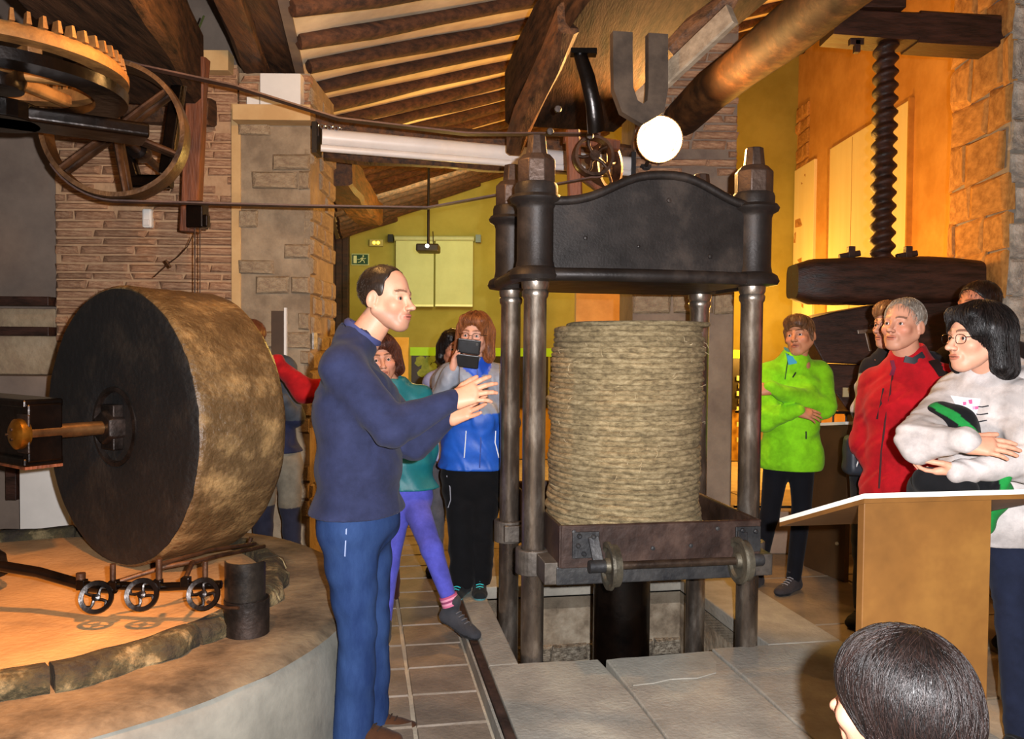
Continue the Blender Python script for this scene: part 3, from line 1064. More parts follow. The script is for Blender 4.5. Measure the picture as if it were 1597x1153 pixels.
for (u, v) in CC:
    mb = MB()
    mb.lathe([(.07, 1.735), (.112, 1.742), (.122, 1.76), (.112, 1.785), (.088, 1.80), (.083, 1.83), (.083, 2.05), (.090, 2.07), (.112, 2.082), (.118, 2.097), (.108, 2.112), (.0, 2.112)], 40)
    mb.build('crown_boss', CROWN, press, 45, M=T(u, v, 0))
    nut = MB()
    nut.lathe([(.096, 2.11), (.096, 2.15), (.090, 2.165), (.0, 2.165)], 40)
    nb = nut.build('nut_washer', CROWN, press, 45, M=T(u, v, 0))
    nut = MB()
    nut.lathe([(.088, 2.165), (.088, 2.262), (.060, 2.292), (.0, 2.292)], 8, RZ(.2))
    nn = nut.build('column_nut', mat('iron_nut', '#2c211c', '#57453a', 7, .45, .5, .3, 40), press, 25, bevel=.004, M=T(u, v, 0))
    nut = MB()
    nut.lathe([(.050, 2.29), (.041, 2.375), (.0, 2.375)], 8, RZ(.2))
    nut.build('nut_stub', MATS['iron_nut'], press, 25, bevel=.003, M=T(u, v, 0))
random.seed(4)
for (u, z, s) in ((.215, 1.93, .010), (.80, 1.865, .012), (.46, 1.90, .008), (.60, 2.11, .012), (.985, 1.93, .008)):
    mb = MB(); mb.lathe([(s, 0), (s * .8, .006), (0, .008)], 12, T(u, -.045, z) @ RX(pi / 2))
    mb.build('crown_bolt', CROWN, press, 50)
# platen, lugs, ram
mb = MB(); mb.box((.50, .30, .487), (.90, 1.09, .078))
mb.build('platen', PLATE, press, bevel=.006)
for (u, v, sx) in ((0, 0, 1), (1.03, 0, -1), (0, .6, 1), (1.03, .6, -1)):
    mb = MB()
    x0, x1 = (-.0, .10) if sx > 0 else (-.10, .0)
    y0 = -.20 if v == 0 else .0
    if v == 0:
        mb.prism([(x0 + .0 * sx, .45), (x1, .45), (x1, .545), (x0, .545)], -.24, .06, T(u, 0, 0))
    else:
        mb.box((u + sx * .03, v - .02, .495), (.14, .16, .085))
    mb.ring(.062, [(-.009, .44), (.016, .44), (.016, .55), (-.009, .55)], 28, T(u, v, 0))
    mb.build('guide_lug', mat('lug_iron', '#3a342f', '#6f675e', 6, .55, .5, .3, 40), press, bevel=.005)
mb = MB(); mb.lathe([(.15, -.62), (.15, -.2), (.139, -.19), (.139, .448), (0, .448)], 48, T(.515, .30, 0))
mb.build('ram', BLACKOIL, press, 40)

# ---- tray trolley with its flanged wheels
tr = thing('tray_trolley', 'rusty iron pressing tray with flanged wheels under the mat stack', 'tray', O, YAW)
U0, U1, VA, VB, ZA, ZB = .062, .948, -.268, .862, .528, .70
for nm, c, d in (('tray_front', ((U0 + U1) / 2, VA, (ZA + ZB) / 2), (U1 - U0, .014, ZB - ZA)),
                 ('tray_back', ((U0 + U1) / 2, VB, (ZA + ZB) / 2), (U1 - U0, .014, ZB - ZA)),
                 ('tray_side', (U0, (VA + VB) / 2, (ZA + ZB) / 2), (.014, VB - VA, ZB - ZA)),
                 ('tray_side', (U1, (VA + VB) / 2, (ZA + ZB) / 2), (.014, VB - VA, ZB - ZA)),
                 ('tray_floor', ((U0 + U1) / 2, (VA + VB) / 2, ZA + .008), (U1 - U0, VB - VA, .016))):
    mb = MB(); mb.box(c, d); mb.build(nm, TRAY, tr, bevel=.003)
mb = MB()
mb.tube([(U0, VA, ZB), (U1, VA, ZB), (U1, VB, ZB), (U0, VB, ZB), (U0, VA, ZB)], .008, 8)
mb.build('tray_rim', TRAY, tr, 60)
for (uw, ub, sgn) in ((.262, .165, 1), (.835, .89, -1)):
    mb = MB()
    mb.box((ub, VA - .012, .625), (.115, .012, .11))
    mb.build('bracket_plate', PLATE, tr, bevel=.003)
    mb = MB()
    mb.beam((ub + .03 * sgn, VA - .02, .66), (ub + .045 * sgn, VA - .06, .548), .045, .012, up=(0, 1, 0))
    mb.lathe([(.026, -.035), (.026, .035), (0, .035)], 20, T(uw - .062 * sgn, VA - .066, .548) @ RY(pi / 2))
    mb.build('axle_bracket', PLATE, tr, 40, bevel=.003)
    for (a, b) in ((-.03, .04), (.03, .035), (-.035, .0), (-.01, -.035)):
        mb = MB(); mb.lathe([(.011, 0), (.011, .010), (.006, .014), (0, .014)], 6, T(ub + a, VA - .018, .625 + b) @ RX(pi / 2))
        mb.build('bracket_bolt', PLATE, tr)
    Mw = T(uw, VA - .066, .548) @ RY(pi / 2)
    mb = MB()
    mb.lathe([(.030, -.03), (.034, -.012), (.07, -.010), (.078, -.022), (.098, -.022), (.100, -.010), (.088, -.006), (.086, .022), (.072, .022), (.066, .004), (.034, .006), (.030, .028), (0, .028)], 44, Mw)
    mb.build('wheel', mat('wheel_iron', '#39352c', '#6d6758', 8, .5, .6, .3, 40, rvar=.1), tr, 40)
mb = MB(); mb.tube([(.185, VA - .066, .548), (.88, VA - .066, .548)], .017, 16)
mb.build('axle', mat('axle_iron', '#2e231c', '#57473a', 7, .45, .6, .2, 40), tr, 50)
for (u, z) in ((.115, .68), (.46, .60), (.63, .605), (.75, .675)):
    mb = MB(); mb.lathe([(.009, 0), (.009, .007), (0, .009)], 10, T(u, VA - .007, z) @ RX(pi / 2))
    mb.build('rivet', PLATE, tr)

# ---- pressing mats, one by one
random.seed(77)
mats_me = []
for k in range(6):
    mb = MB()
    prof = [(.06, -.010), (.20, -.011), (.33, -.012), (.360, -.0125), (.371, -.008), (.374, .0), (.371, .008), (.360, .0125), (.33, .012), (.20, .011), (.06, .010)]
    mb.lathe(prof, 84)
    for i, p in enumerate(mb.v):
        r = math.hypot(p.x, p.y)
        a = math.atan2(p.y, p.x)
        e = (noise3(V((math.cos(a) * 2, math.sin(a) * 2, k * 7))) * .007 + noise3(V((math.cos(a) * 9, math.sin(a) * 9, k * 3))) * .0022) * (r / .37) ** 3
        zz = noise3(V((p.x * 4, p.y * 4, k * 5))) * .0028
        mb.v[i] = V((p.x * (1 + e / max(r, .01)), p.y * (1 + e / max(r, .01)), p.z + zz))
    mats_me.append(mb.mesh('pressing_mat', ROPE, 60))
NM = 43
z = ZA + .03
for k in range(NM):
    t = k / (NM - 1)
    h = .0238
    cu, cv = .508 + .022 * t + random.uniform(-.004, .004), .30
    s = 1.0 + .012 * math.sin(t * 9 + 1) + .012 * math.sin(t * 23) - .035 * max(0, t - .72) / .28 + random.uniform(-.010, .010)
    if k == NM - 1:
        s, cu = .93, .578
    if k == NM - 2:
        s = .97
    if k == 2:
        s = 1.035
    o = bpy.data.objects.new('pressing_mat', mats_me[k % 6])
    C.objects.link(o)
    tilt = .010 * math.sin(t * 7) - .012 * t
    o.matrix_world = MG @ T(cu, cv, z) @ RY(tilt) @ RX(.008 * math.sin(t * 11)) @ RZ(random.uniform(0, 6.28)) @ Matrix.Diagonal((s, s, 1.12 if k < NM - 1 else .9, 1))
    lab = 'woven esparto pressing mat in the %s of the tall stack' % ('lower third' if t < .34 else 'middle third' if t < .67 else 'upper third')
    if k == NM - 1:
        lab = 'topmost esparto mat of the stack, shifted to the right'
    elif k == 0:
        lab = 'lowest esparto mat of the stack, lying in the iron tray'
    tag(o, lab, 'mat', 'esparto mats stacked in the press')
    z += h
# loose fibres on the stack
random.seed(5)
fb = MB()
for i in range(46):
    a = random.uniform(-2.9, -.3)
    zz = random.uniform(.75, 1.5)
    r = .378
    p = V((.515 + r * math.cos(a), .30 + r * math.sin(a), zz))
    q = p + V((math.cos(a) * .012 + random.uniform(-.01, .01), math.sin(a) * .012, random.uniform(-.02, .012)))
    s = q + V((random.uniform(-.012, .012), 0, random.uniform(-.02, .01)))
    fb.tube([p - V((math.cos(a), math.sin(a), 0)) * .012, p, q, s], .0011, 4)
fo = fb.build('loose_fibre', mat('fibre', '#b5a078', '#d2c09a', bump=0), M=MG)
tag(fo, 'loose straw ends sticking out of the mat stack', 'fibre')
fo['kind'] = 'stuff'

# ---- small pulley and drive on the press
pu = thing('press_pulley', 'small spoked iron pulley just left of the glowing lamp', 'pulley wheel', M=frame(-DV, (0, 0, 1), sp_))
mb = MB(); mb.ring(.102, [(-.010, -.035), (.006, -.035), (.010, 0), (.006, .035), (-.010, .035)], 44)
mb.build('rim', IRONB, pu, 50)
for k in range(5):
    mb = MB(); mb.tube([(.02, 0, 0), (.06, .008, 0), (.098, 0, 0)], .010, 8)
    mb.build('spoke', IRONB, pu, 50, M=RZ(2 * pi * k / 5 + .3))
mb = MB(); mb.lathe([(.024, -.09), (.028, .04), (0, .04)], 20)
mb.build('hub', IRONB, pu, 50)
pv = thing('drive_pulley', 'larger thin iron pulley half hidden behind the press crown', 'pulley wheel', M=frame(-DV + RV * .9, (0, 0, 1), P(945, 258, 4.75)))
mb = MB(); mb.ring(.135, [(-.012, -.03), (.006, -.03), (.008, .03), (-.012, .03)], 44)
mb.build('rim', IRONB, pv, 50)
for k in range(5):
    mb = MB(); mb.tube([(.02, 0, 0), (.13, 0, 0)], .009, 8)
    mb.build('spoke', IRONB, pv, 50, M=RZ(2 * pi * k / 5))
mb = MB(); mb.beam(P(897, 312, 4.65), P(893, 205, 4.65), .08, .08, up=(0, 1, 0), ch=.01); mb.beam(P(900, 268, 4.7), P(960, 312, 4.75), .05, .05, ch=.008)
mb.beam(P(880, 215, 4.66), P(965, 228, 4.72), .05, .06, ch=.008)
tag(mb.build('pulley_stand', WOODRED), 'brown wooden stand carrying the small pulleys behind the press', 'stand')
ib = thing('iron_hanger', 'grey U-shaped iron hanger below the massive beam', 'bracket', P(985, 120, 3.25))
Mi = frame(-DV, (0, 0, 1), P(985, 150, 3.25))
mb = MB()
pts = [P(969, 52, 3.25), P(969, 90, 3.25), P(970, 140, 3.25), P(980, 168, 3.25), P(1000, 180, 3.25), P(1020, 168, 3.25), P(1024, 140, 3.25), P(1024, 90, 3.25), P(1024, 55, 3.25)]
vs = []
for i, p in enumerate(pts):
    d = (pts[min(i + 1, 8)] - pts[max(i - 1, 0)]).normalized()
    s = d.cross(DV).normalized()
    for a, b_ in ((-.040, -.02), (.040, -.02), (.040, .02), (-.040, .02)):
        vs.append(p + s * a + DV * b_)
fs = [(3, 2, 1, 0), (32, 33, 34, 35)]
for i in range(8):
    for j in range(4):
        fs.append((i * 4 + j, i * 4 + (j + 1) % 4, i * 4 + 4 + (j + 1) % 4, i * 4 + 4 + j))
mb.add(vs, fs)
mb.build('hanger_band', mat('iron_grey', '#2a221c', '#4e4034', 5, .8, 0, .3, 30, spec=.2), ib, 50, world=True)
mb = MB()
mb.box(P(910, 82, 3.2), (.10, .05, .02))
mb.tube([P(904, 84, 3.2), P(916, 120, 3.2), P(926, 165, 3.2), P(930, 205, 3.25)], [.026, .03, .032, .036], 10, flat=.6)
mb.build('hanger_strap', BLACKOIL, ib, 50, world=True)
for (x, y) in ((870, 170), (920, 212), (858, 205), (935, 60)):
    mb = MB(); mb.lathe([(.02, 0), (.016, .012), (0, .014)], 10, frame(V((0, -1, -.2)), None, P(x, y, 4.2)))
    mb.build('bolt_head', IRON, ib, 50, world=True)

# ---- lamp
lm = thing('spot_lamp', 'glaring warm round lamp above the press crown', 'lamp', LAMP)
mb = MB(); mb.lathe([(0, -.095)] + [(.095 * math.sin(pi * i / 16), -.095 * math.cos(pi * i / 16)) for i in range(1, 16)], 28)  # globe enlarged so its shape takes in the glare round the bulb
bo = mb.build('bulb_and_glare', BULB, lm, 60)
bo.visible_shadow = True
mb = MB()
cup = [(.035, .125), (.085, .105), (.118, .06), (.132, .0), (.138, -.02), (.132, -.02), (.124, .0), (.110, .055), (.08, .098), (.03, .116)]
k_, n_ = 36, len(cup)
vs = [(r * math.cos(2 * pi * i / k_), r * math.sin(2 * pi * i / k_), z) for i in range(k_) for r, z in cup]
fs = [(i * n_ + j, ((i + 1) % k_) * n_ + j, ((i + 1) % k_) * n_ + (j + 1) % n_, i * n_ + (j + 1) % n_) for i in range(k_) for j in range(n_)]
mb.add(vs, fs, RX(-pi / 2 + .12))
mb.build('added_reflector', IRON, lm, 50)  # cup added behind the globe to keep its light off the pillar
mb = MB(); mb.tube([(0, .10, .01), (.02, .30, .02), (.05, .79, .02)], .014, 10); mb.lathe([(.04, 0), (.036, .02), (0, .02)], 16, T(.05, .80, .02) @ RX(pi / 2)); mb.tube([(0, .09, 0), (0, .16, .01)], .04, 16)
mb.build('wall_arm', IRON, lm, 50)
bo.visible_shadow = True

# ---- screen casing, back wall things
cs_ = thing('screen_casing', 'long white projection screen casing under the rafters', 'screen', P(500, 222, 5.15))
mb = MB(); mb.tube([P(502, 214, 5.15), P(985, 257, 5.72)], .052, 20)
mb.build('casing_tube', ENAMEL, cs_, 50, world=True)
mb = MB(); mb.tube([P(500, 231, 5.13), P(985, 270, 5.70)], .022, 14)
mb.build('screen_bar', ENAMEL, cs_, 50, world=True)
for q in (P(494, 218, 5.15), P(986, 262, 5.72)):
    mb = MB(); mb.box(q, (.03, .14, .19)); mb.build('end_cap', BLACKP, cs_, world=True)
mb = MB()
for i in range(7):
    mb.ring(.012, [(-.003, -.003), (.003, -.003), (.003, .003), (-.003, .003)], 12, T(P(497 + i * 5.5, 196 + i * .6 + (i % 2), 5.12)) @ RX(pi / 2 * (i % 2)) @ RY(.4))
mb.tube([P(495, 196, 5.12), P(496, 212, 5.12)], .006, 6)
mb.build('chain', mat('chrome', '#c8c8cc', '#e8e8ee', rough=.2, metal=1, bump=0), cs_, 50, world=True)

for (xa, xb) in ((617.5, 676), (679.5, 737)):
    bl = thing('roller_blind', 'pale green roller blind %s of the pair on the far wall' % ('left' if xa < 650 else 'right'), 'blind', P(xa, 478, 14.2), group='roller blinds on the far wall')
    a, b_ = P(xa, 372, 14.2), P(xb, 477, 14.2)
    mb = MB(); mb.box(((a.x + b_.x) / 2, 14.2, (a.z + b_.z) / 2), (b_.x - a.x, .012, a.z - b_.z))
    mb.build('blind_cloth', mat('blind', '#b7bd8c', '#c4ca98', 2, .8, 0, .05, 8), bl, world=True)
    mb = MB(); mb.tube([V((a.x - .02, 14.2, a.z)), V((b_.x + .02, 14.2, a.z))], .045, 14)
    mb.build('roller_tube', mat('blind_tube', '#a8ac84', '#b6ba92', rough=.5, bump=0), bl, 50, world=True)
    mb = MB(); mb.box(((a.x + b_.x) / 2, 14.19, b_.z), (b_.x - a.x, .03, .035))
    mb.build('bottom_bar', mat('blind_bar', '#e8ecb0', '#f2f5c0', rough=.4, bump=0), bl, world=True)
    xe = a.x - .09 if xa < 650 else b_.x + .09
    mb = MB(); mb.box((xe, 14.22, a.z), (.09, .12, .13))
    mb.build('blind_bracket', BLACKP, bl, world=True)
pj = thing('projector', 'small dark projector hanging on a long pole from the roof', 'projector', P(668, 388, 9.2))
pc_ = P(668, 388, 9.2)
mb = MB(); mb.box((0, 0, 0), (.25, .26, .085)); mb.build('projector_body', BLACKP, pj, bevel=.015)
mb = MB(); mb.lathe([(.022, 0), (.018, .02), (0, .02)], 14, T(0, -.13, .015) @ RX(pi / 2)); mb.build('projector_lens', mat('lens_glow', '#ffffff', emit=('#e8ecff', 3), bump=0), pj)
mb = MB(); mb.tube([(0, 0, .04), (0, 0, roof(pc_.x, pc_.y) - pc_.z - .02)], .016, 10); mb.tube([(.05, .05, .04), (.045, .05, .2)], .006, 6); mb.build('pole', BLACKP, pj, 50)

es = thing('exit_sign', 'green and white running man exit sign on the far wall', 'sign', P(562, 405, 14.285))
mb = MB(); mb.box((0, 0, 0), (.30, .03, .20)); mb.build('sign_plate', mat('sign_rim', '#b8c090', bump=0), es)
mb = MB(); mb.box((0, -.018, 0), (.27, .01, .17)); mb.build('sign_field', EXITG, es)
mb = MB()
mb.box((-.085, -.026, 0), (.055, .006, .13))
mb.lathe([(.014, 0), (.014, .006), (0, .006)], 12, T(.055, -.024, .058) @ RX(pi / 2))
for a, b_, w_ in (((.045, .038), (.03, -.008), .026), ((.03, -.008), (.065, -.02), .014), ((.065, -.02), (.075, -.06), .012), ((.03, -.008), (.0, -.045), .014), ((.0, -.045), (-.035, -.05), .011), ((.045, .035), (.015, .02), .011), ((.015, .02), (.0, -.0), .010), ((.045, .035), (.075, .01), .011), ((.075, .01), (.10, .02), .010), ((-.045, 0), (-.005, 0), .008)):
    mb.beam((a[0], -.026, a[1]), (b_[0], -.026, b_[1]), w_, .006, up=(0, 1, 0))
mb.build('running_figure', EXITW, es)
em = thing('emergency_light', 'lit emergency light box above the exit sign', 'light', P(587, 379, 14.27))
mb = MB(); mb.box((0, 0, 0), (.24, .06, .12)); mb.build('light_housing', mat('em_house', '#a8a066', bump=0), em, bevel=.01)
mb = MB()
for s in (-.035, .035):
    mb.lathe([(.028, 0), (.022, .012), (0, .015)], 14, T(s, -.03, 0) @ RX(pi / 2))
mb.build('light_lens', EMER, em)
# dark plank door beside the sign
dx0, dx1 = P(515, 300, 14.25).x, P(545, 300, 14.25).x
do = MB(); do.box(((dx0 + dx1) / 2, 14.26, 1.7), (dx1 - dx0, .08, 3.4)); do = struct(do.build('door_1', WOODP))
for i in range(3):
    q = MB(); q.box((dx0 + (i + .5) * (dx1 - dx0) / 3, 14.20, 1.7), ((dx1 - dx0) / 3 - .012, .04, 3.36)); q.build('plank', WOODP, do, bevel=.004)

# display wall with green header at the far end
dp = thing('display_wall', 'long dark display board with green header far behind the people', 'display', (P(612, 560, 10.5).x, 10.5, 0))
xa, xb = P(640, 550, 10.5).x, P(1182, 550, 10.5).x
zt, zm = P(800, 543, 10.5).z, P(800, 556, 10.5).z
mb = MB(); mb.box(((xa + xb) / 2, 10.5, (zt + zm) / 2), (xb - xa, .06, zt - zm)); mb.build('green_header', GREENB, dp, world=True)
npn = 5
for i in range(npn):
    x0, x1 = xa + (xb - xa) * i / npn, xa + (xb - xa) * (i + 1) / npn
    mb = MB(); mb.box(((x0 + x1) / 2, 10.51, zm / 2 + .33), (x1 - x0 - .03, .05, zm - .66)); mb.build('poster_panel', GLASSDK, dp, world=True)
mb = MB(); mb.box(((xa + xb) / 2, 10.6, .33), (xb - xa, .14, .66)); mb.build('display_base', mat('base_yellow', '#9c7a2c', '#b08c38', bump=0), dp, world=True)
mb = MB(); mb.box((P(626, 560, 10.5).x, 10.5, .95), (.18, .05, 1.2)); mb.build('yellow_panel', mat('yellow_panel', '#d8b050', '#e4c468', bump=0), dp, world=True)
random.seed(9)
tre = MB()
for i in range(26):
    c = P(random.uniform(652, 684), random.uniform(562, 592), 10.46)
    c += V((random.uniform(-.03, .03), 0, random.uniform(-.03, .03)))
    s = random.uniform(.03, .06)
    k = 8
    tre.add([(c.x + s * math.cos(2 * pi * j / k) * random.uniform(.7, 1.2), 10.478 - i * .0002, c.z + s * math.sin(2 * pi * j / k)) for j in range(k)], [tuple(range(k))])
tre.build('tree_picture', mat('tree_print', '#56783a', '#8aa050', 8, bump=0), dp, world=True)
q = MB()
for i in range(9):
    c = P(706 + i * 3.2, 549, 10.46)
    q.box((c.x, 10.465, c.z), (.012, .004, .018))
q.build('header_lettering', mat('letter_dark', '#2c3a14', bump=0), dp, world=True)
q = MB()
for i in range(10):
    c = P(1152 + (i % 2) * 3, 590 + i * 12, 10.45)
    q.box((c.x, 10.45, c.z), (.05, .01, .06))
q.build('lit_caption', mat('caption', '#d8d090', bump=0), dp, world=True)
simple('stone_niche', mat('niche', '#a87e56', '#c0966a', 3, .9, 0, .2, 10), 'orange beige block wall seen under the press crown', 'wall panel', [((P(931, 500, 12.4).x, 12.4, 1.15), (.66, .3, 2.3))])
nb_ = thing('notice_board', 'narrow dark notice board with white edge on the narrow pier', 'board', P(434, 540, 5.36))
mb = MB(); mb.box((0, 0, -.05), (.085, .02, .56)); mb.build('board', LECTD, nb_)
mb = MB(); mb.box((.052, -.01, -.05), (.016, .03, .60)); mb.build('white_edge', WHITE, nb_)
mb = MB(); mb.box((-1.315, 5.47, P(489, 532, 5.45).z), (.012, .10, .11)); tag(mb.build('photo_card', mat('photo_card', '#c9c7c0', '#4c4c52', 25, .5, 0, 0)), 'small grey printed card on the side of the narrow pier', 'card')

# ================================================================= SCREW PRESS AT THE RIGHT
sd = 6.25
S0, S1 = P(1376, 404, sd), P(1382, 60, sd)
scw = thing('screw_press', 'old wooden screw press with tall dark wooden screw', 'screw press', (S0.x, sd, 0))
mb = MB()
H_ = S1.z - S0.z + .1
pit, seg = .1005, 36
nz = int(H_ / pit * 12)
vs, fs = [], []
for i in range(nz + 1):
    z = H_ * i / nz
    for k in range(seg):
        a = 2 * pi * k / seg
        ph = (z / pit - a / (2 * pi)) % 1.0
        tri = 1 - abs(ph * 2 - 1)
        r = .060 + .033 * min(1, max(0, (tri - .12) * 1.4))
        vs.append((r * math.cos(a) , r * math.sin(a), z))
for i in range(nz):
    for k in range(seg):
        k2 = (k + 1) % seg
        fs.append((i * seg + k, i * seg + k2, (i + 1) * seg + k2, (i + 1) * seg + k))
mb.add(vs, fs)
mb.build('screw', WOODP, scw, 70, M=T(0, 0, S0.z - .05) @ RY((S1.x - S0.x) / H_))
mb = MB()
a, b_ = P(1290, 42, sd), P(1580, 62, sd)
mb.beam(a, a.lerp(b_, .5), .30, .20, n=3, jit=.006, ch=.02)
mb.beam(a.lerp(b_, .45), b_, .30, .235, n=3, jit=.006, ch=.02)
mb.build('cross_beam', WOODP, scw, 35, world=True)
mb = MB(); mb.box(P(1355, 8, sd), (.42, .32, .16)); mb.build('top_block', WOODP, scw, world=True, bevel=.01)
mb = MB(); mb.box(P(1335, 66, sd - .17), (.10, .05, .05)); mb.box(P(1336, 73, sd - .17), (.04, .05, .09)); mb.build('wedge', WOODP, scw, world=True, bevel=.004)
# thick rounded press log
a, b_ = P(1256, 440, sd), P(1516, 438, sd)
mb = MB()
secs = []
n = 14
for i in range(n + 1):
    t = i / n
    c = a.lerp(b_, t) + V((0, 0, random.uniform(-.004, .004)))
    hh = (.175 if t < .75 else .175 - (t - .75) * .12)
    s = 1.0
    if i == 0: s = .72
    if i == 1: s = .96
    c.x += (-.10 if i == 0 else -.07 if i == 1 else 0) * (1 if i < 2 else 0)
    ring_ = []
    for k in range(20):
        an = 2 * pi * k / 20
        cx, sx_ = math.cos(an), math.sin(an)
        y = math.copysign(abs(cx) ** .45, cx) * .19 * s
        z = math.copysign(abs(sx_) ** .45, sx_) * hh * s
        ring_.append(c + V((0, y, z + random.uniform(-.004, .004))))
    secs += ring_
fs = [tuple(range(20)), tuple(n * 20 + k for k in range(20))]
for i in range(n):
    for k in range(20):
        fs.append((i * 20 + k, i * 20 + (k + 1) % 20, (i + 1) * 20 + (k + 1) % 20, (i + 1) * 20 + k))
mb.add(secs, fs)
mb.build('press_log', WOODP, scw, 50, world=True)
for x in (1327, 1416):
    mb = MB()
    mb.box(P(x, 397, sd - .05), (.05, .05, .12))
    mb.beam(P(x - 18, 401, sd - .05), P(x + 14, 395, sd - .05), .04, .045, ch=.008)
    mb.build('key_wedge', WOODP, scw, world=True, bevel=.004)


def slabpoly(pts, d, th, name, m, parent):
    mb = MB()
    n = len(pts)
    w0 = [P(x, y, d) for x, y in pts]
    mb.add(w0 + [p + V((0, th, 0)) for p in w0], [tuple(range(n)), tuple(n + i for i in range(n))] + [(i, (i + 1) % n, n + (i + 1) % n, n + i) for i in range(n)])
    return mb.build(name, m, parent, world=True, bevel=.012)


slabpoly([(1262, 497), (1300, 487), (1400, 470), (1490, 452), (1566, 446), (1566, 575), (1400, 572), (1285, 566), (1268, 535)], sd - .02, .40, 'press_beam', WOODP, scw)
slabpoly([(1283, 568), (1420, 572), (1420, 655), (1345, 650), (1322, 640), (1304, 615), (1286, 598)], sd - .06, .40, 'lower_block', WOODP, scw)
slabpoly([(1345, 650), (1420, 655), (1420, 905), (1345, 895)], sd - .02, .30, 'press_post', WOODP, scw)
slabpoly([(1470, 575), (1560, 575), (1560, 905), (1470, 905)], sd - .02, .30, 'press_post', WOODP, scw)
for y in (728, 752):
    slabpoly([(1314, y - 8), (1345, y - 9), (1352, y + 8), (1316, y + 7)], sd - .3, .30, 'press_tie', WOODP, scw)
mb = MB(); mb.box(P(1319, 612, sd - .09), (.045, .012, .07)); mb.build('small_tag', mat('small_tag', '#b9ad84', bump=0), scw, world=True)
mb = MB()
mb.beam(P(1337, 518, sd - .06), P(1362, 516, sd - .06), .02, .03); mb.beam(P(1350, 518, sd - .06), P(1357, 548, sd - .06), .02, .02)
mb.build('iron_key', mat('iron_pale', '#6f6256', '#94867a', rough=.4, metal=.6, bump=0), scw, world=True, bevel=.003)

# ---- low wall, railing, display stand behind the lime jacket
yk = 5.75
xa, xb = P(1146, 870, yk).x, 3.5
mb = MB(); mb.box(((xa + xb) / 2, yk + .12, .15), (xb - xa, .24, .30)); struct(mb.build('wall_low', PLASTB, bevel=.01))
ra = thing('railing', 'thin black iron railing on the low wall behind the lime jacket', 'railing', (xa, yk, .30))
mb = MB(); mb.tube([(xa, yk + .05, 1.0), (xb - .8, yk + .05, 1.0)], .010, 8); mb.build('top_rail', BLACKP, ra, 50, world=True)
mb = MB(); mb.tube([(xa, yk + .05, .325), (xb - .8, yk + .05, .325)], .010, 8); mb.build('bottom_rail', BLACKP, ra, 50, world=True)
i = 0
x = xa + .05
while x < xb - .85:
    mb = MB(); mb.tube([(x, yk + .05, .30), (x, yk + .05, 1.0)], .007, 6); mb.lathe([(.004, -.012), (.014, 0), (.004, .012)], 8, T(x, yk + .05, .985))
    mb.build('bar', BLACKP, ra, 50, world=True)
    x += .092
ds = thing('display_stand', 'dark wooden display stand with pale sloping top behind the lime jacket', 'stand', (2.02, 5.27, 0))
pa_, pb_ = V((1.96, 5.44, 0)), V((2.075, 5.06, 0))
mb = MB(); vs = []
th = V((.03, .008, 0))
vs = [pa_, pb_, pb_ + th, pa_ + th, pa_ + V((0, 0, .93)), pb_ + V((0, 0, .985)), pb_ + th + V((0, 0, .985)), pa_ + th + V((0, 0, .93))]
mb.add(vs, [(3, 2, 1, 0), (4, 5, 6, 7), (0, 1, 5, 4), (1, 2, 6, 5), (2, 3, 7, 6), (3, 0, 4, 7)])
mb.build('side_panel', LECTD, ds, world=True)
mb = MB(); vs = [pa_ + V((-.02, .03, .93)), pb_ + V((-.02, -.02, .985)), pb_ + V((.45, .10, .985)), pa_ + V((.45, .15, .93))]
mb.add([p for p in vs] + [p + V((0, 0, .018)) for p in vs], [(3, 2, 1, 0), (4, 5, 6, 7), (0, 1, 5, 4), (1, 2, 6, 5), (2, 3, 7, 6), (3, 0, 4, 7)])
mb.build('top_board', WHITE, ds, world=True)
mb = MB(); mb.lathe([(.012, 0), (.01, .01), (0, .012)], 10, frame(V((-1, -.3, 0)), None, P(1306, 848, 5.1)))
mb.build('panel_knob', mat('knob', '#c8b890', rough=.3, metal=.7, bump=0), ds, world=True)

# ---- lectern in the right foreground
LA = P(1350, 770, 2.3)
le = thing('lectern', 'large brown lectern with thin white sloping top in the right foreground', 'lectern', (LA.x, LA.y, 0), YAW)
mb = MB(); mb.box((.205, .02, (LA.z - .02 + .062) / 2), (.41, .03, LA.z - .02 - .062)); mb.build('front_panel', LECT, le, bevel=.002)
slp = -.168 / .47
mb = MB()
vs = [(-.004, 0, LA.z), (.62, 0, LA.z), (.62, .47, LA.z + slp * .47), (-.004, .47, LA.z + slp * .47)]
mb.add([V(p) for p in vs] + [V(p) - V((0, 0, .014)) for p in vs], [(3, 2, 1, 0), (4, 5, 6, 7), (0, 1, 5, 4), (1, 2, 6, 5), (2, 3, 7, 6), (3, 0, 4, 7)])
mb.build('top_board', mat('lectern_white', '#e6e2d4', '#efece0', rough=.5, bump=0), le)
mb = MB()
mb.add([V(p) - V((0, 0, .0145)) for p in vs] + [V(p) - V((0, 0, .028)) for p in vs], [(3, 2, 1, 0), (4, 5, 6, 7), (0, 1, 5, 4), (1, 2, 6, 5), (2, 3, 7, 6), (3, 0, 4, 7)])
mb.build('board_underside', LECT, le)
mb = MB(); mb.box((3.05, 4.6, .45), (.35, .03, .9)); 
simple('pale_panel', mat('pale_panel', '#b3a88c', '#c4ba9e', 3, .8, 0, .1, 10), 'pale beige board standing at the right edge behind the lectern', 'panel', [(P(1590, 1010, 3.4), (.16, .03, 1.05))])

# ================================================================= FIGURES: smooth solid fields turned into meshes
A = lambda p: np.array(tuple(p), dtype=np.float32)


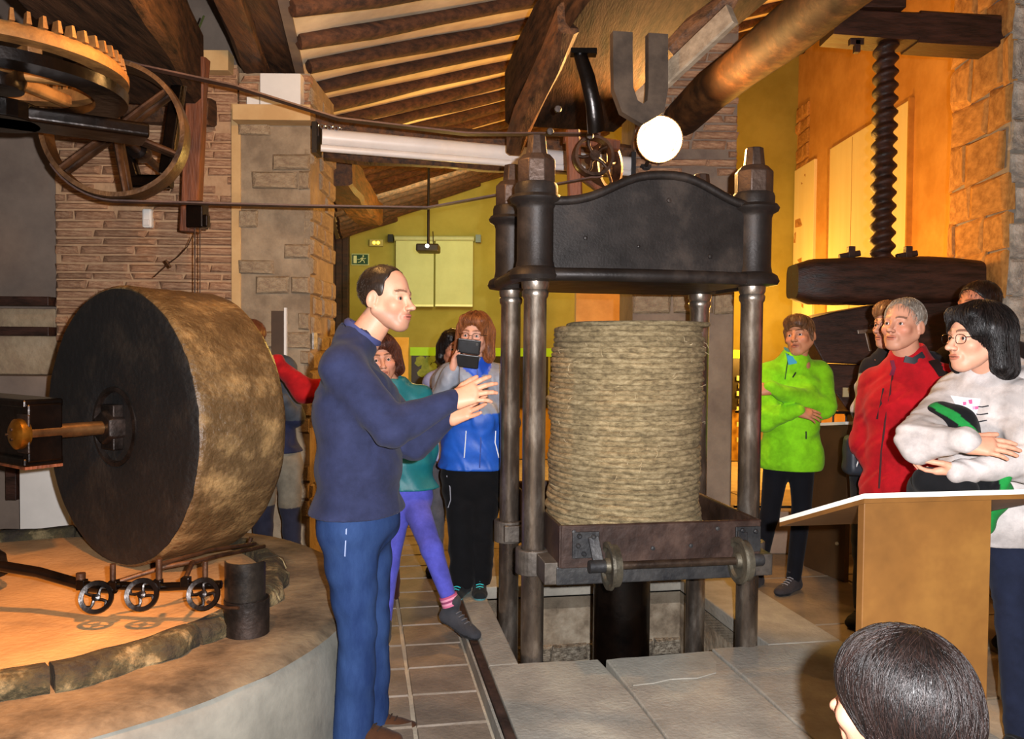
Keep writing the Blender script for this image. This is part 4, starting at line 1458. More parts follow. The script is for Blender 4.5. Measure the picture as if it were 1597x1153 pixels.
class Sdf:
    """union of tapered limbs and ellipsoids with smooth joints"""

    def __init__(s, k=.02):
        s.p = []
        s.k = k

    def _add(s, f, lo, hi, k, op):
        s.p.append((f, lo, hi, s.k if k is None else k, op))
        return s

    def cone(s, a, b, ra, rb, k=None, op=1, flat=None):
        a, b = A(a), A(b)
        if flat:
            n = A(V(flat[0]).normalized())
            q = 1 / flat[1]

            def tr(Q): return Q + n * (((Q - a) @ n) * (q - 1))[..., None]
            b2 = tr(b)
        else:
            tr = None
            b2 = b
        ba = b2 - a
        L = max(float(ba @ ba), 1e-9)

        def f(Q):
            if tr:
                Q = tr(Q)
            d = Q - a
            t = np.clip((d @ ba) / L, 0, 1)
            r = np.sqrt(((d - t[..., None] * ba) ** 2).sum(-1)) - (ra + (rb - ra) * t)
            return r * flat[1] if (flat and flat[1] < 1) else r
        m = max(ra, rb) * (max(1, flat[1]) if flat else 1)
        return s._add(f, np.minimum(a, b) - m, np.maximum(a, b) + m, k, op)

    def ell(s, c, r, R=None, k=None, op=1):
        c, r = A(c), A(r)
        M = np.eye(3, dtype=np.float32) if R is None else np.array(R, dtype=np.float32)

        def f(Q):
            p = (Q - c) @ M
            k0 = np.sqrt(((p / r) ** 2).sum(-1))
            k1 = np.sqrt(((p / (r * r)) ** 2).sum(-1)) + 1e-9
            return k0 * (k0 - 1) / k1
        ext = np.sqrt(((M * r) ** 2).sum(1))
        return s._add(f, c - ext, c + ext, k, op)

    def box(s, c, h, R=None, rd=.01, k=None, op=1):
        c, h = A(c), A(h)
        M = np.eye(3, dtype=np.float32) if R is None else np.array(R, dtype=np.float32)

        def f(Q):
            q = np.abs((Q - c) @ M) - (h - rd)
            return np.sqrt((np.maximum(q, 0) ** 2).sum(-1)) + np.minimum(q.max(-1), 0) - rd
        ext = np.abs(M) @ h
        return s._add(f, c - ext, c + ext, k, op)

    def cut(s, n, c, k=.004):
        n = A(V(n).normalized())
        return s._add(lambda Q: Q @ n - c, None, None, k, 2)

    def warp(s, fn):
        return s._add(fn, None, None, 0, 3)

    @staticmethod
    def comb(D, d, k, op):
        if op == 3:
            return D + d
        if op == 1:
            h = np.maximum(k - np.abs(D - d), 0)
            return np.minimum(D, d) - h * h / (4 * max(k, 1e-6))
        e = -d if op == -1 else d
        h = np.maximum(k - np.abs(D - e), 0)
        return np.maximum(D, e) + h * h / (4 * max(k, 1e-6))

    def ev(s, Q, cuts=True):
        D = np.full(Q.shape[:-1], 1.0, np.float32)
        for f, lo, hi, k, op in s.p:
            if op in (2, 3) and not cuts:
                continue
            D = s.comb(D, f(Q), k, op)
        return D

    def mesh(s, res, pad=.02):
        pos = [q for q in s.p if q[4] == 1]
        lo = np.min([q[1] for q in pos], 0) - pad
        hi = np.max([q[2] for q in pos], 0) + pad
        ax = [np.arange(lo[i], hi[i] + res, res, dtype=np.float32) for i in range(3)]
        D = np.full([len(a) for a in ax], 1.0, np.float32)
        for f, l, h, k, op in s.p:
            if l is None:
                sl = (slice(None),) * 3
            else:
                m = k + res * 2.5
                sl = tuple(slice(max(0, int((l[i] - m - lo[i]) / res)), max(1, int((h[i] + m - lo[i]) / res) + 2)) for i in range(3))
            g = np.stack(np.meshgrid(*[ax[i][sl[i]] for i in range(3)], indexing='ij'), -1)
            if g.size == 0:
                continue
            if op in (2, 3):
                sub = D[sl]
                near = np.abs(sub) < .12 if op == 3 else sub < .2
                sub[near] = s.comb(sub[near], f(g[near]), k, op)
                D[sl] = sub
            else:
                D[sl] = s.comb(D[sl], f(g), k, op)
        return nets(D, lo, res)


def nets(D, lo, res):
    D = np.pad(D, 1, constant_values=1.0)
    S = D < 0
    c = np.zeros([n - 1 for n in D.shape], np.int8)
    for i in (0, 1):
        for j in (0, 1):
            for k in (0, 1):
                c += S[i:S.shape[0] - 1 + i, j:S.shape[1] - 1 + j, k:S.shape[2] - 1 + k]
    act = (c > 0) & (c < 8)
    idx = np.full(act.shape, -1, np.int64)
    I = np.argwhere(act)
    idx[act] = np.arange(len(I))
    acc = np.zeros((len(I), 3))
    cnt = np.zeros(len(I))
    cor = [(i, j, k) for i in (0, 1) for j in (0, 1) for k in (0, 1)]
    for a in cor:
        for b in cor:
            if sum(abs(a[i] - b[i]) for i in range(3)) != 1 or a > b:
                continue
            da = D[I[:, 0] + a[0], I[:, 1] + a[1], I[:, 2] + a[2]]
            db = D[I[:, 0] + b[0], I[:, 1] + b[1], I[:, 2] + b[2]]
            m = (da < 0) != (db < 0)
            t = (da[m] / (da[m] - db[m]))[:, None]
            acc[m] += np.array(a) + t * (np.array(b) - np.array(a))
            cnt[m] += 1
    Vt = (I + acc / cnt[:, None] - 1) * res + lo
    F_ = []
    for axn in range(3):
        o1, o2 = [(1, 2), (2, 0), (0, 1)][axn]
        sl0, sl1 = [slice(None)] * 3, [slice(None)] * 3
        sl0[axn], sl1[axn] = slice(0, -1), slice(1, None)
        A0, A1 = S[tuple(sl0)], S[tuple(sl1)]
        E = np.argwhere(A0 != A1)
        ok = (E[:, o1] > 0) & (E[:, o2] > 0) & (E[:, o1] < idx.shape[o1]) & (E[:, o2] < idx.shape[o2])
        E = E[ok]
        ins = A0[tuple(E.T)]
        q = []
        for d1, d2 in ((1, 1), (0, 1), (0, 0), (1, 0)):
            e = E.copy()
            e[:, o1] -= d1
            e[:, o2] -= d2
            q.append(idx[tuple(e.T)])
        q = np.stack(q, 1)
        q[~ins] = q[~ins][:, ::-1]
        F_.append(q)
    F_ = np.concatenate(F_)
    F_ = F_[(F_ >= 0).all(1)]
    return Vt, F_


def colmesh(name, parts, m, smooth=True):
    """parts: list of (verts, faces, colours)"""
    vs, fs, cs = [], [], []
    n = 0
    for v, f, c in parts:
        v = np.asarray(v, float)
        c = np.asarray(c, float)
        if c.ndim == 1:
            c = np.tile(c, (len(v), 1))
        vs.append(v)
        cs.append(c)
        fs.append(np.asarray(f) + n)
        n += len(v)
    me = bpy.data.meshes.new(name)
    vs = np.concatenate(vs)
    cs = np.concatenate(cs)
    k = fs[0].shape[1]
    if all(f.shape[1] == k for f in fs):
        f = np.concatenate(fs)
        me.vertices.add(len(vs))
        me.vertices.foreach_set('co', vs.astype(np.float32).ravel())
        me.loops.add(f.size)
        me.loops.foreach_set('vertex_index', f.astype(np.int32).ravel())
        me.polygons.add(len(f))
        me.polygons.foreach_set('loop_start', np.arange(0, f.size, k, dtype=np.int32))
        me.polygons.foreach_set('loop_total', np.full(len(f), k, np.int32))
        me.update(calc_edges=True)
        me.validate()
    else:
        me.from_pydata(vs.tolist(), [], [tuple(r) for f in fs for r in f.tolist()])
    at = me.color_attributes.new('Col', 'FLOAT_COLOR', 'POINT')
    if len(me.vertices) == len(cs):
        at.data.foreach_set('color', np.concatenate([cs, np.ones((len(cs), 1))], 1).astype(np.float32).ravel())
    me.materials.append(m)
    if smooth:
        me.shade_smooth()
    return me


def xf(M3, c, v): return v @ np.array(M3, dtype=float).T + A(c)


def wrinkle(amp, fr, seed=0, d=(0, 0, 1), aniso=1.5):
    """irregular soft folds: several warped waves of unrelated directions"""
    rs = np.random.RandomState(seed)
    W_ = rs.normal(0, 1, (7, 3)).astype(np.float32)
    W_ /= np.linalg.norm(W_, axis=1, keepdims=True)
    D0 = A(V(d).normalized() * aniso)
    ph = rs.uniform(0, 6.28, 7).astype(np.float32)

    def f(Q):
        q = Q * (fr * .55)
        w1 = np.sin(q @ W_[0] * .9 + ph[0]) + np.sin(q @ W_[1] * .7 + ph[1])
        w2 = np.sin(q @ W_[2] * 1.1 + ph[2]) + np.sin(q @ W_[3] * .6 + ph[3])
        a = np.sin(q @ (D0 * .8 + W_[4]) + 2.2 * w1 + ph[4])
        b = np.sin(q @ (D0 * .4 + W_[5] * 1.6) + 1.8 * w2 + ph[5])
        m = .5 + .5 * np.sin(q @ W_[6] * .5 + w1 + ph[6])
        return -(amp * (a * m * .8 + b * (1 - m) * .6)).astype(np.float32)
    return f


# ---------------------------------------------------------------- head
def head_field(h):
    j, nz, fem = h.get('jaw', 1), h.get('nose', 1), h.get('fem', 0)
    s = Sdf(.018)
    s.ell((0, -.014, .036), (.0755, .096, .084), k=.01)
    s.ell((0, .026, -.028), (.060, .062, .082), k=.03)
    s.cone((-.052 * j, -.004, -.045), (-.018 * j, .058, -.094), .021, .017, k=.03)
    s.cone((.052 * j, -.004, -.045), (.018 * j, .058, -.094), .021, .017, k=.03)
    s.ell((0, .064, -.096), (.024 * j, .021, .018), k=.022)
    for x in (-1, 1):
        s.ell((x * .040, .058, -.026), (.024, .022, .020), k=.02)
        s.cone((x * .012, .081, .020), (x * .040, .070, .019), .010, .008, k=.014)
    for x in (-1, 1):
        s.ell((x * .031, .098, .001), (.019, .020, .0135), k=.014, op=-1)
        s.ell((x * .031, .0685, -.000), (.0165, .0150, .0145), k=.004)
        s.ell((x * .031, .0850, -.0008), (.0128, .0080, .0052), k=.002, op=-1)
    s.cone((0, .083, .010), (0, .104 + .004 * nz, -.030), .0075, .0105, k=.012)
    s.ell((0, .107 + .006 * nz, -.033), (.0115, .0115, .0100), k=.008)
    for x in (-1, 1):
        s.ell((x * .0115, .099, -.036), (.0085, .011, .0080), k=.006)
        s.ell((x * .006, .108, -.0435), (.0035, .006, .004), k=.003, op=-1)
    s.ell((0, .083, -.066), (.028, .012, .022), k=.014)
    s.ell((0, .0925, -.0605), (.023, .0085, .0055), k=.004)
    s.ell((0, .0905, -.0705), (.019, .0085, .0065), k=.004)
    s.ell((0, .104, -.0655), (.021, .010, .0018 + h.get('open', 0)), k=.003, op=-1)
    for x in (-1, 1):
        E = (Matrix.Rotation(x * .35, 3, 'Z') @ Matrix.Rotation(-.2, 3, 'X'))
        s.ell((x * .079, -.012, -.006), (.007, .019, .031), E, k=.006)
        s.ell((x * .086, -.006, -.003), (.005, .010, .017), E, k=.004, op=-1)
        s.ell((x * .077, -.004, -.030), (.006, .009, .009), k=.005)
    return s


def head_cols(h):
    sk = np.array(lin(h.get('skin', '#c99a7c')))
    lip = np.array(lin(h.get('lip', '#a8604e')))
    br = np.array(lin(h.get('brow', '#3a281c')))
    stub = h.get('stub', 0)

    def f(v):
        x, y, z = np.abs(v[:, 0]), v[:, 1], v[:, 2]
        c = np.tile(sk, (len(v), 1))
        ck = np.exp(-((x - .042) ** 2 + (z + .03) ** 2) / .0006) * (y > .03)
        c *= 1 + ck[:, None] * np.array([.06, -.10, -.10])
        if stub:
            m = np.clip((-.038 - z) / .02, 0, 1) * (y > -.02) * (z > -.13) * stub
            c = c * (1 - m[:, None]) + np.array([.10, .07, .06]) * m[:, None]
        m = ((x / .024) ** 2 + ((z + .0655) / .0115) ** 2 < 1) & (y > .082)
        c[m] = c[m] * .25 + lip * .75
        m = ((x / .019) ** 2 + ((z + .0655) / .0022) ** 2 < 1) & (y > .08)
        c[m] *= .35
        bz = .0245 + .004 * np.sin(np.clip((x - .012) / .036, 0, 1) * 3.1)
        m = (np.abs(z - bz) < .0042) & (x > .010) & (x < .050) & (y > .045)
        c[m] = c[m] * .25 + br * .75
        m = (y > .095) & (z < -.040) & (z > -.048)
        c[m] *= .6
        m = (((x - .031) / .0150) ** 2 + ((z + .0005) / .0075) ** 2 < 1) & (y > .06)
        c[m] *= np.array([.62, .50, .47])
        return c
    return f


def make_hair(h, HS, parent, place, hc, seed):
    """hair mass and its combed strands"""
    st = h.get('style', 'short')
    s = Sdf(.02)
    s.ell((0, -.018, .042), (.0815, .101, .087), k=.01)
    n, ln, curl, rad, up = 500, .05, 0, .0012, .10
    if st == 'receding':
        s = Sdf(.01)
        s.ell((0, -.0170, .037), (.0800, .0995, .0868))
        s.cut((0, .977, -.211), .024)
        s.cut((0, .42, -.90), .42 * .0 + .9 * .052)
        for x in (-1, 1):
            s.ell((x * .082, -.010, -.010), (.020, .024, .040), k=.004, op=-1)
        n, ln, rad, up = 2600, .007, .0008, .10
    elif st == 'short':
        s.cut((0, .825, -.565), .0165 + h.get('front', 0))
        s.cut((0, 0, -1), .060)
        for x in (-1, 1):
            s.ell((x * .088, .0, -.014), (.022, .020, .034), k=.006, op=-1)
        n, ln = 900, .024
    elif st == 'crop':
        s.cut((0, .86, -.50), .040)
        s.cut((0, 0, -1), .055)
        s.ell((0, .04, .072), (.074, .062, .056), k=.01)
        s.ell((0, .098, -.010), (.062, .050, .062), k=.010, op=-1)
        for x in (-1, 1):
            s.cone((x * .072, .012, .03), (x * .074, .012, -.03), .016, .008)
        n, ln = 900, .06
    elif st in ('bob', 'wavy', 'curly'):
        L = h.get('len', .13)
        wd = h.get('vol', 1.0)
        s.ell((0, -.028, .035), (.090 * wd, .104 * wd, .095), k=.02)
        for x in (-1, 1):
            s.cone((x * .070 * wd, -.010, .03), (x * .085 * wd, -.015, -L), .030, .030, k=.03)
            s.cone((x * .060 * wd, -.055, .01), (x * .062 * wd, -.065, -L - .01), .040, .038, k=.03)
        s.cone((0, -.075, .02), (0, -.085, -L - .01), .045, .040, k=.03)
        s.cone((-.05, .06, .085), (.05, .055, .085), .022, .022, k=.03)
        s.ell((0, .100, -.018), (.060, .072, .080), k=.014, op=-1)
        s.ell((0, .065, -.12), (.055, .06, .07), k=.014, op=-1)
        n, ln, rad = 1300, .10, .0016
        curl = {'bob': .1, 'wavy': .5, 'curly': 1.0}[st]
    elif st == 'back':
        s = Sdf(.02)
        s.ell((0, -.018, .036), (.093, .110, .094))
        s.ell((0, -.040, .0), (.094, .092, .095))
        s.cone((0, -.055, -.02), (0, -.060, -.095), .068, .050, k=.03)
        s.ell((.0, .125, -.035), (.086, .075, .095), k=.01, op=-1)
        n, ln, rad, up = 7000, .085, .0009, .10
        curl = .10
    if curl > .3:
        s.warp(wrinkle(.006 * curl + .002, 70, seed, (0, 0, 1), 1.2))
    else:
        s.warp(wrinkle(.0022, 120, seed, (1, 0, .2), 2.5))
    v, f = s.mesh(h.get('hres', .0045))
    base = np.array(lin(h['hair']))
    base2 = np.array(lin(h.get('hair2', h['hair'])))
    rs = np.random.RandomState(seed)
    ma = HAIR
    t = np.clip((np.sin(v[:, 0] * 260 + v[:, 2] * 60) + 1) / 2, 0, 1)[:, None]
    me = colmesh('hair', [(place(v), f, base * (1 - t * .3) + base2 * t * .3)], ma)
    ho = link('hair', me, parent)
    n = h.get('ns', n)
    p = v[rs.randint(0, len(v), n)].astype(np.float32)
    if st == 'receding':
        p = p[p[:, 1] < .010]
        n = len(p)
    if st == 'back':
        p = p[p[:, 1] < .05]
        n = len(p)
    c0 = np.array([0.02, -.045, .13], np.float32)
    steps = 8
    path = []
    ph = rs.uniform(0, 6.28, n)
    lift = rs.uniform(.0002, .003 + .004 * curl, n)[:, None]
    vel = None
    jit = rs.normal(0, .40 if st == 'back' else .22, (n, 3))
    nr = None
    for i in range(steps):
        e = .003
        g = np.stack([s.ev(p + np.eye(3, dtype=np.float32)[a] * e, False) - s.ev(p - np.eye(3, dtype=np.float32)[a] * e, False) for a in range(3)], -1)
        g /= np.linalg.norm(g, axis=1, keepdims=True) + 1e-9
        dd = s.ev(p, False)
        p = (p - g * (dd[:, None] - lift)).astype(np.float32)
        path.append((p.copy(), g.copy()))
        rad_ = p - c0
        rad_ /= np.linalg.norm(rad_, axis=1, keepdims=True) + 1e-9
        dn = rad_ * 1.0 + np.array([0, 0, -.8]) + jit
        if curl > .2:
            dn += np.stack([np.sin(ph + i * 1.5), np.cos(ph + i * 1.5), 0 * ph], -1) * curl * 1.2
        dn -= g * (dn * g).sum(1, keepdims=True)
        dn /= np.linalg.norm(dn, axis=1, keepdims=True) + 1e-9
        vel = dn if vel is None else vel * .5 + dn * .5
        p = (p + vel * (ln / steps)).astype(np.float32)
    vs = np.zeros((n, steps, 3, 3))
    for i, (q, g) in enumerate(path):
        nxt = path[min(i + 1, steps - 1)][0] - path[max(i - 1, 0)][0]
        nxt /= np.linalg.norm(nxt, axis=1, keepdims=True) + 1e-9
        sd_ = np.cross(nxt, g)
        r = rad * (1 - .75 * (i / (steps - 1))) * (.5 if i == 0 else 1)
        vs[:, i, 0] = q + sd_ * r
        vs[:, i, 1] = q - sd_ * r
        vs[:, i, 2] = q + g * r * .9
    idx = np.arange(n * steps * 3).reshape(n, steps, 3)
    fs = []
    for k in range(3):
        k2 = (k + 1) % 3
        fs.append(np.stack([idx[:, :-1, k], idx[:, :-1, k2], idx[:, 1:, k2], idx[:, 1:, k]], -1).reshape(-1, 4))
    fs = np.concatenate(fs)
    mixv = rs.uniform(0, 1, n)[:, None] ** 1.5
    cc = np.repeat((base * (1 - mixv) + base2 * mixv) * rs.uniform(.7, 1.35, n)[:, None], steps * 3, 0)
    me = colmesh('hair_strands', [(place(vs.reshape(-1, 3)), fs, cc)], ma)
    so = link('hair_strands', me, ho)
    so['kind'] = 'stuff'
    return ho


def eyes(h, parent, place, HR):
    for x in (-1, 1):
        mb = MB()
        rings = 14
        mb.lathe([(.0001, -.0128)] + [(.0128 * math.sin(pi * i / rings), -.0128 * math.cos(pi * i / rings)) for i in range(1, rings)] + [(.0001, .0128)], 20, RX(-pi / 2))
        gx = h.get('gaze', 0)
        v = np.array([tuple(Matrix.Rotation(gx, 3, 'Z') @ p) for p in mb.v])
        iris = np.array(lin(h.get('iris', '#4a3420')))
        q = np.array([tuple(p) for p in mb.v])
        rr = np.hypot(q[:, 0], q[:, 2])
        c = np.tile(np.array([.72, .68, .66]), (len(v), 1))
        c[(rr < .0062) & (q[:, 1] > 0)] = iris
        c[(rr < .0030) & (q[:, 1] > 0)] = .01
        fs = [f for f in mb.f if len(f) == 4]
        me = colmesh('eye', [(place(v + np.array([x * .031, .0705, -.0005])), np.array(fs), c)], EYE)
        link('eye', me, parent)


def glasses(parent, place, col='#1a1410'):
    mb = MB()
    for x in (-1, 1):
        pts = []
        for i in range(25):
            a = 2 * pi * i / 24
            pts.append((x * .033 + .024 * math.copysign(abs(math.cos(a)) ** .7, math.cos(a)), .098 - .006 * abs(math.cos(a)), -.003 + .0165 * math.copysign(abs(math.sin(a)) ** .8, math.sin(a))))
        mb.tube(pts, .0013, 6, cap=False)
        mb.tube([(x * .057, .092, .004), (x * .074, .06, .006), (x * .084, .0, .002)], .0015, 6)
    mb.tube([(-.010, .099, 0), (0, .103, .003), (.010, .099, 0)], .0014, 6)
    v = place(np.array([tuple(p) for p in mb.v]))
    m2 = MB()
    m2.v = [V(tuple(p)) for p in v]
    m2.f = mb.f
    g = m2.build('glasses', mat('glasses_frame', col, rough=.3, metal=.5, bump=0), parent, 60)
    return g


def hand_field(s, side, wr, fd, pn, curls, thumb=.5, sc=1.0, spread=1.0):
    Y = V(fd).normalized()
    Z = V(pn)
    Z = (Z - Y * Z.dot(Y)).normalized()
    X = Y.cross(Z)
    if side == 'L':
        X = -X
    wr = V(wr)

    def L(x, y, z): return wr + (X * x + Y * y + Z * z) * sc
    R = Matrix((X, Y, Z)).transposed()
    s.cone(L(0, -.008, 0), L(0, .018, .002), .024 * sc, .027 * sc, k=.02, flat=(Z, .78))
    s.cone(L(.010, .02, .003), L(.024, .078, .004), .018 * sc, .013 * sc, k=.016)
    s.cone(L(-.004, .02, .003), L(.006, .083, .003), .017 * sc, .013 * sc, k=.016)
    s.cone(L(-.014, .02, .003), L(-.011, .080, .003), .017 * sc, .0125 * sc, k=.016)
    s.cone(L(-.020, .02, .003), L(-.027, .070, .004), .016 * sc, .012 * sc, k=.016)
    roots = [(.027, .080, .003), (.008, .086, .003), (-.011, .083, .003), (-.029, .074, .003)]
    lens = [.070, .078, .073, .057]
    for i in range(4):
        c = curls[i]
        p = L(*roots[i])
        ang = .0
        r = [.0092, .0085, .0078, .0068][0] * (1 if i < 3 else .9)
        sp = (1.5 - i) * .085 * spread
        for q, (frac, rr) in enumerate(((.46, .0082), (.30, .0074), (.24, .0062))):
            ang += c * (.9 if q == 0 else 1.15)
            d = (Y * math.cos(ang) + Z * math.sin(ang)) + X * sp
            d.normalize()
            nx = p + d * lens[i] * frac * sc
            s.cone(p, nx, (r if q == 0 else r * .95) * sc, rr * (1 if i < 3 else .9) * sc, k=.0025)
            r = rr * (1 if i < 3 else .9)
            p = nx
    # thumb leaves the side of the palm near its base
    p0 = L(.016, .018, .010)
    d1 = (X * (.55 + .3 * thumb) + Y * .75 + Z * (.55 - .35 * thumb)).normalized()
    d2 = (X * (.15 + .35 * thumb) + Y * .95 + Z * (.40 - .2 * thumb)).normalized()
    p1 = p0 + d1 * .042 * sc
    p2 = p1 + d2 * .032 * sc
    p3 = p2 + (d2 + Y * .2).normalized() * .024 * sc
    s.cone(p0, p1, .0155 * sc, .0115 * sc, k=.012)
    s.cone(p1, p2, .0108 * sc, .0098 * sc, k=.003)
    s.cone(p2, p3, .0096 * sc, .0075 * sc, k=.003)


NSEED = [100]


def person(label, base, face, Ht, J, head, look, top, bottom, shoes, hands, g=1.0, roll=0, hs=1.0, feet=None, group=None, only_top=False):
    NSEED[0] += 1
    seed = NSEED[0]
    base = V((base[0], base[1], base[2] if len(base) > 2 else 0))
    f = V((face[0], face[1], 0)).normalized()
    r = V((f.y, -f.x, 0))
    U = V((0, 0, 1))
    t = thing('person', label, 'person', base, 0)
    inv = MW[t.name].inverted()
    off = A(base)

    def loc(v): return np.asarray(v) - off
    fem = head.get('fem', 0)
    D = {}
    D['pel'] = base + U * .53 * Ht
    D.update({k: v for k, v in J.items() if k == 'pel'})
    D['neck'] = J.get('neck', D['pel'] + U * .305 * Ht)
    ut = (D['neck'] - D['pel']).normalized()
    rt = (r - ut * r.dot(ut)).normalized()
    ft = ut.cross(rt)
    D['head'] = J.get('head', D['neck'] + U * .105 * Ht + f * .02)
    for sd_, k in (('R', 1), ('L', -1)):
        D['sh' + sd_] = J.get('sh' + sd_, D['neck'] + rt * k * (.104 if fem else .112) * Ht - ut * .028 * Ht)
        D['el' + sd_] = J.get('el' + sd_, D['sh' + sd_] - U * .17 * Ht + r * k * .03)
        D['wr' + sd_] = J.get('wr' + sd_, D['el' + sd_] - U * .13 * Ht + f * .08)
        D['hip' + sd_] = J.get('hip' + sd_, D['pel'] + r * k * .05 * Ht - U * .02 * Ht)
        D['an' + sd_] = J.get('an' + sd_, V((base.x, base.y, base.z)) + r * k * .06 * Ht + U * .055 * Ht)
        D['kn' + sd_] = J.get('kn' + sd_, D['hip' + sd_].lerp(D['an' + sd_], .5) + f * .02)
    RT = Matrix((rt, ft, ut)).transposed()

    def torso(s, e, hem=None):
        """torso volumes, e = extra thickness"""
        s.ell(D['pel'] - ut * .005 * Ht, (.168 * g + e, .120 * g + e, .11 + e), RT, k=.05)
        s.ell(D['pel'] + ut * .10 * Ht + ft * .008, (.148 * g + e, .113 * g + e, .155 + e), RT, k=.06)
        s.ell(D['pel'] + ut * .215 * Ht, ((.150 if fem else .168) * g + e, .112 * g + e, .150 + e), RT, k=.06)
        if fem:
            for k in (-1, 1):
                s.ell(D['pel'] + ut * .195 * Ht + ft * .075 * g + rt * k * .065, (.062 + e, .055 + e, .060 + e), RT, k=.04)
        s.cone(D['shL'] , D['shR'], .050 + e, .050 + e, k=.05)
        for q in 'LR':
            s.cone(D['neck'] + ut * .012, D['sh' + q].lerp(D['neck'], .25), .046 + e, .046 + e, k=.04)

    # ---- body: head and neck, hands and forearms, trunk and legs in one mesh
    parts = []
    L_ = V(look).normalized()
    hr = V((L_.y, -L_.x, 0)).normalized()
    hu = hr.cross(L_)
    HM = Matrix((hr, L_, hu)).transposed() @ Matrix.Rotation(roll, 3, 'Y')
    hc = D['head']
    HMn = np.array(HM) * hs

    def place(v): return loc(np.asarray(v) @ HMn.T + A(hc))
    hf = head_field(head)
    v, fc_ = hf.mesh(head.get('res', .0034), .012)
    skin = np.array(lin(head.get('skin', '#c99a7c')))
    parts.append((place(v), fc_, head_cols(head)(v)))
    nk = Sdf(.02)
    nw = .050 if fem else .058
    n0 = hc + HM @ V((0, -.022, -.055)) * hs
    nk.cone(n0, D['neck'] - ut * .03 + ft * .0, nw * .95, nw * 1.08)
    nk.cone(D['neck'] - ut * .02 - rt * .05, D['neck'] - ut * .02 + rt * .05, .045, .045, k=.05)
    v, fc_ = nk.mesh(.008)
    parts.append((loc(v), fc_, skin * .97))
    tr_ = Sdf(.04)
    torso(tr_, -.018)
    for q in 'LR':
        tr_.cone(D['sh' + q], D['el' + q], .036, .030)
        tr_.cone(D['hip' + q], D['kn' + q], .058, .036)
        tr_.cone(D['kn' + q], D['an' + q], .036, .026)
    v, fc_ = tr_.mesh(.018)
    parts.append((loc(v), fc_, skin))
    for q in 'LR':
        hd = hands.get(q)
        s = Sdf(.012)
        s.cone(D['el' + q], D['wr' + q], .029, .023)
        if hd:
            hand_field(s, q, D['wr' + q], hd['d'], hd['n'], hd['c'], hd.get('t', .5), hd.get('s', 1.0 if not fem else .93), hd.get('sp', 1))
            v, fc_ = s.mesh(hd.get('res', .0035))
        else:
            hd_ = (D['wr' + q] - D['el' + q]).normalized() + V((0, 0, -.2))
            hand_field(s, q, D['wr' + q], hd_, -r if q == 'R' else r, [.45, .5, .5, .55], .4, .95, .3)
            v, fc_ = s.mesh(.005)
        vl = loc(v)
        parts.append((vl, fc_, skin * np.array([1.0, .93, .90])))
    body = link('body', colmesh('body', parts, SKIN), t)
    eyes(head, t, place, HM)
    make_hair(head, hs, t, place, hc, seed)
    if head.get('glasses'):
        glasses(t, place)
    # ---- top garment
    e = top.get('e', .016)
    s = Sdf(.03)
    torso(s, e)
    hem = top.get('hem', .48) * Ht + base.z
    if top.get('skirt', True):
        s.ell(D['pel'] - U * .05, (.172 * g + e, .126 * g + e, .15), RT, k=.05)
    sr = top.get('sr', 1.0)
    for q in 'LR':
        w2 = D['wr' + q]
        back = (D['el' + q] - w2).normalized()
        s.cone(D['sh' + q], D['el' + q], (.052 + e) * sr, (.042 + e) * sr, k=.03)
        s.cone(D['el' + q], w2 - back * .004, (.042 + e) * sr, .028 + e * .6, k=.02)
    s.warp(wrinkle(top.get('wr', .004) * 2.0, top.get('wf', 34) * .8, seed, top.get('wd', (0, 0, 1))))
    if top.get('wr', .004) > .002:
        s.warp(wrinkle(top.get('wr', .004) * .8, 75, seed + 3, (.3, .3, 1)))
    if top.get('collar', True):
        s.cone(D['neck'] - ut * .02, D['neck'] + ut * top.get('ch', .018) + ft * .008, top.get('cr', .072), top.get('cr', .072) - .006, k=.02)
        s.cone(D['neck'] + ut * .0, D['neck'] + ut * .10 + ft * .02, nw * 1.12, nw * 1.02, k=.004, op=-1)
    s.cut((0, 0, -1), -hem)
    v, fc_ = s.mesh(top.get('res', .008))
    lv = loc(v)
    cf = top['col']
    co = cf(v, D, ut, rt, ft) if callable(cf) else np.array(lin(cf))
    gt_ = link(top['name'], colmesh(top['name'], [(lv, fc_, co)], top.get('m', CLOTH)), t)
    # ---- trousers
    if not only_top:
        s = Sdf(.03)
        be = bottom.get('e', .008)
        s.ell(D['pel'] - U * .02, (.160 * g + be, .114 * g + be, .13), RT, k=.04)
        s.ell(D['pel'] + ut * .08, (.150 * g, .110 * g, .12), RT, k=.04)
        for q in 'LR':
            s.cone(D['hip' + q], D['kn' + q], (.080 * g + be), (.052 + be), k=.035)
            s.cone(D['kn' + q], D['an' + q] - U * bottom.get('down', .0), (.052 + be), (.036 + bottom.get('flare', .006) + be), k=.02)
        s.warp(wrinkle(bottom.get('wr', .004) * 1.3, 30, seed + 9, (.1, .1, 1)))
        s.warp(wrinkle(bottom.get('wr', .004) * .7, 70, seed + 11, (.1, .1, 1)))
        s.cut((0, 0, 1), hem + .06)
        s.cut((0, 0, -1), -(min(D['anL'].z, D['anR'].z) - .035 + bottom.get('rise', 0)))
        v, fc_ = s.mesh(bottom.get('res', .009))
        cf = bottom['col']
        co = cf(v, D) if callable(cf) else np.array(lin(cf))
        link(bottom.get('name', 'trousers'), colmesh(bottom.get('name', 'trousers'), [(loc(v), fc_, co)], bottom.get('m', CLOTH)), t)
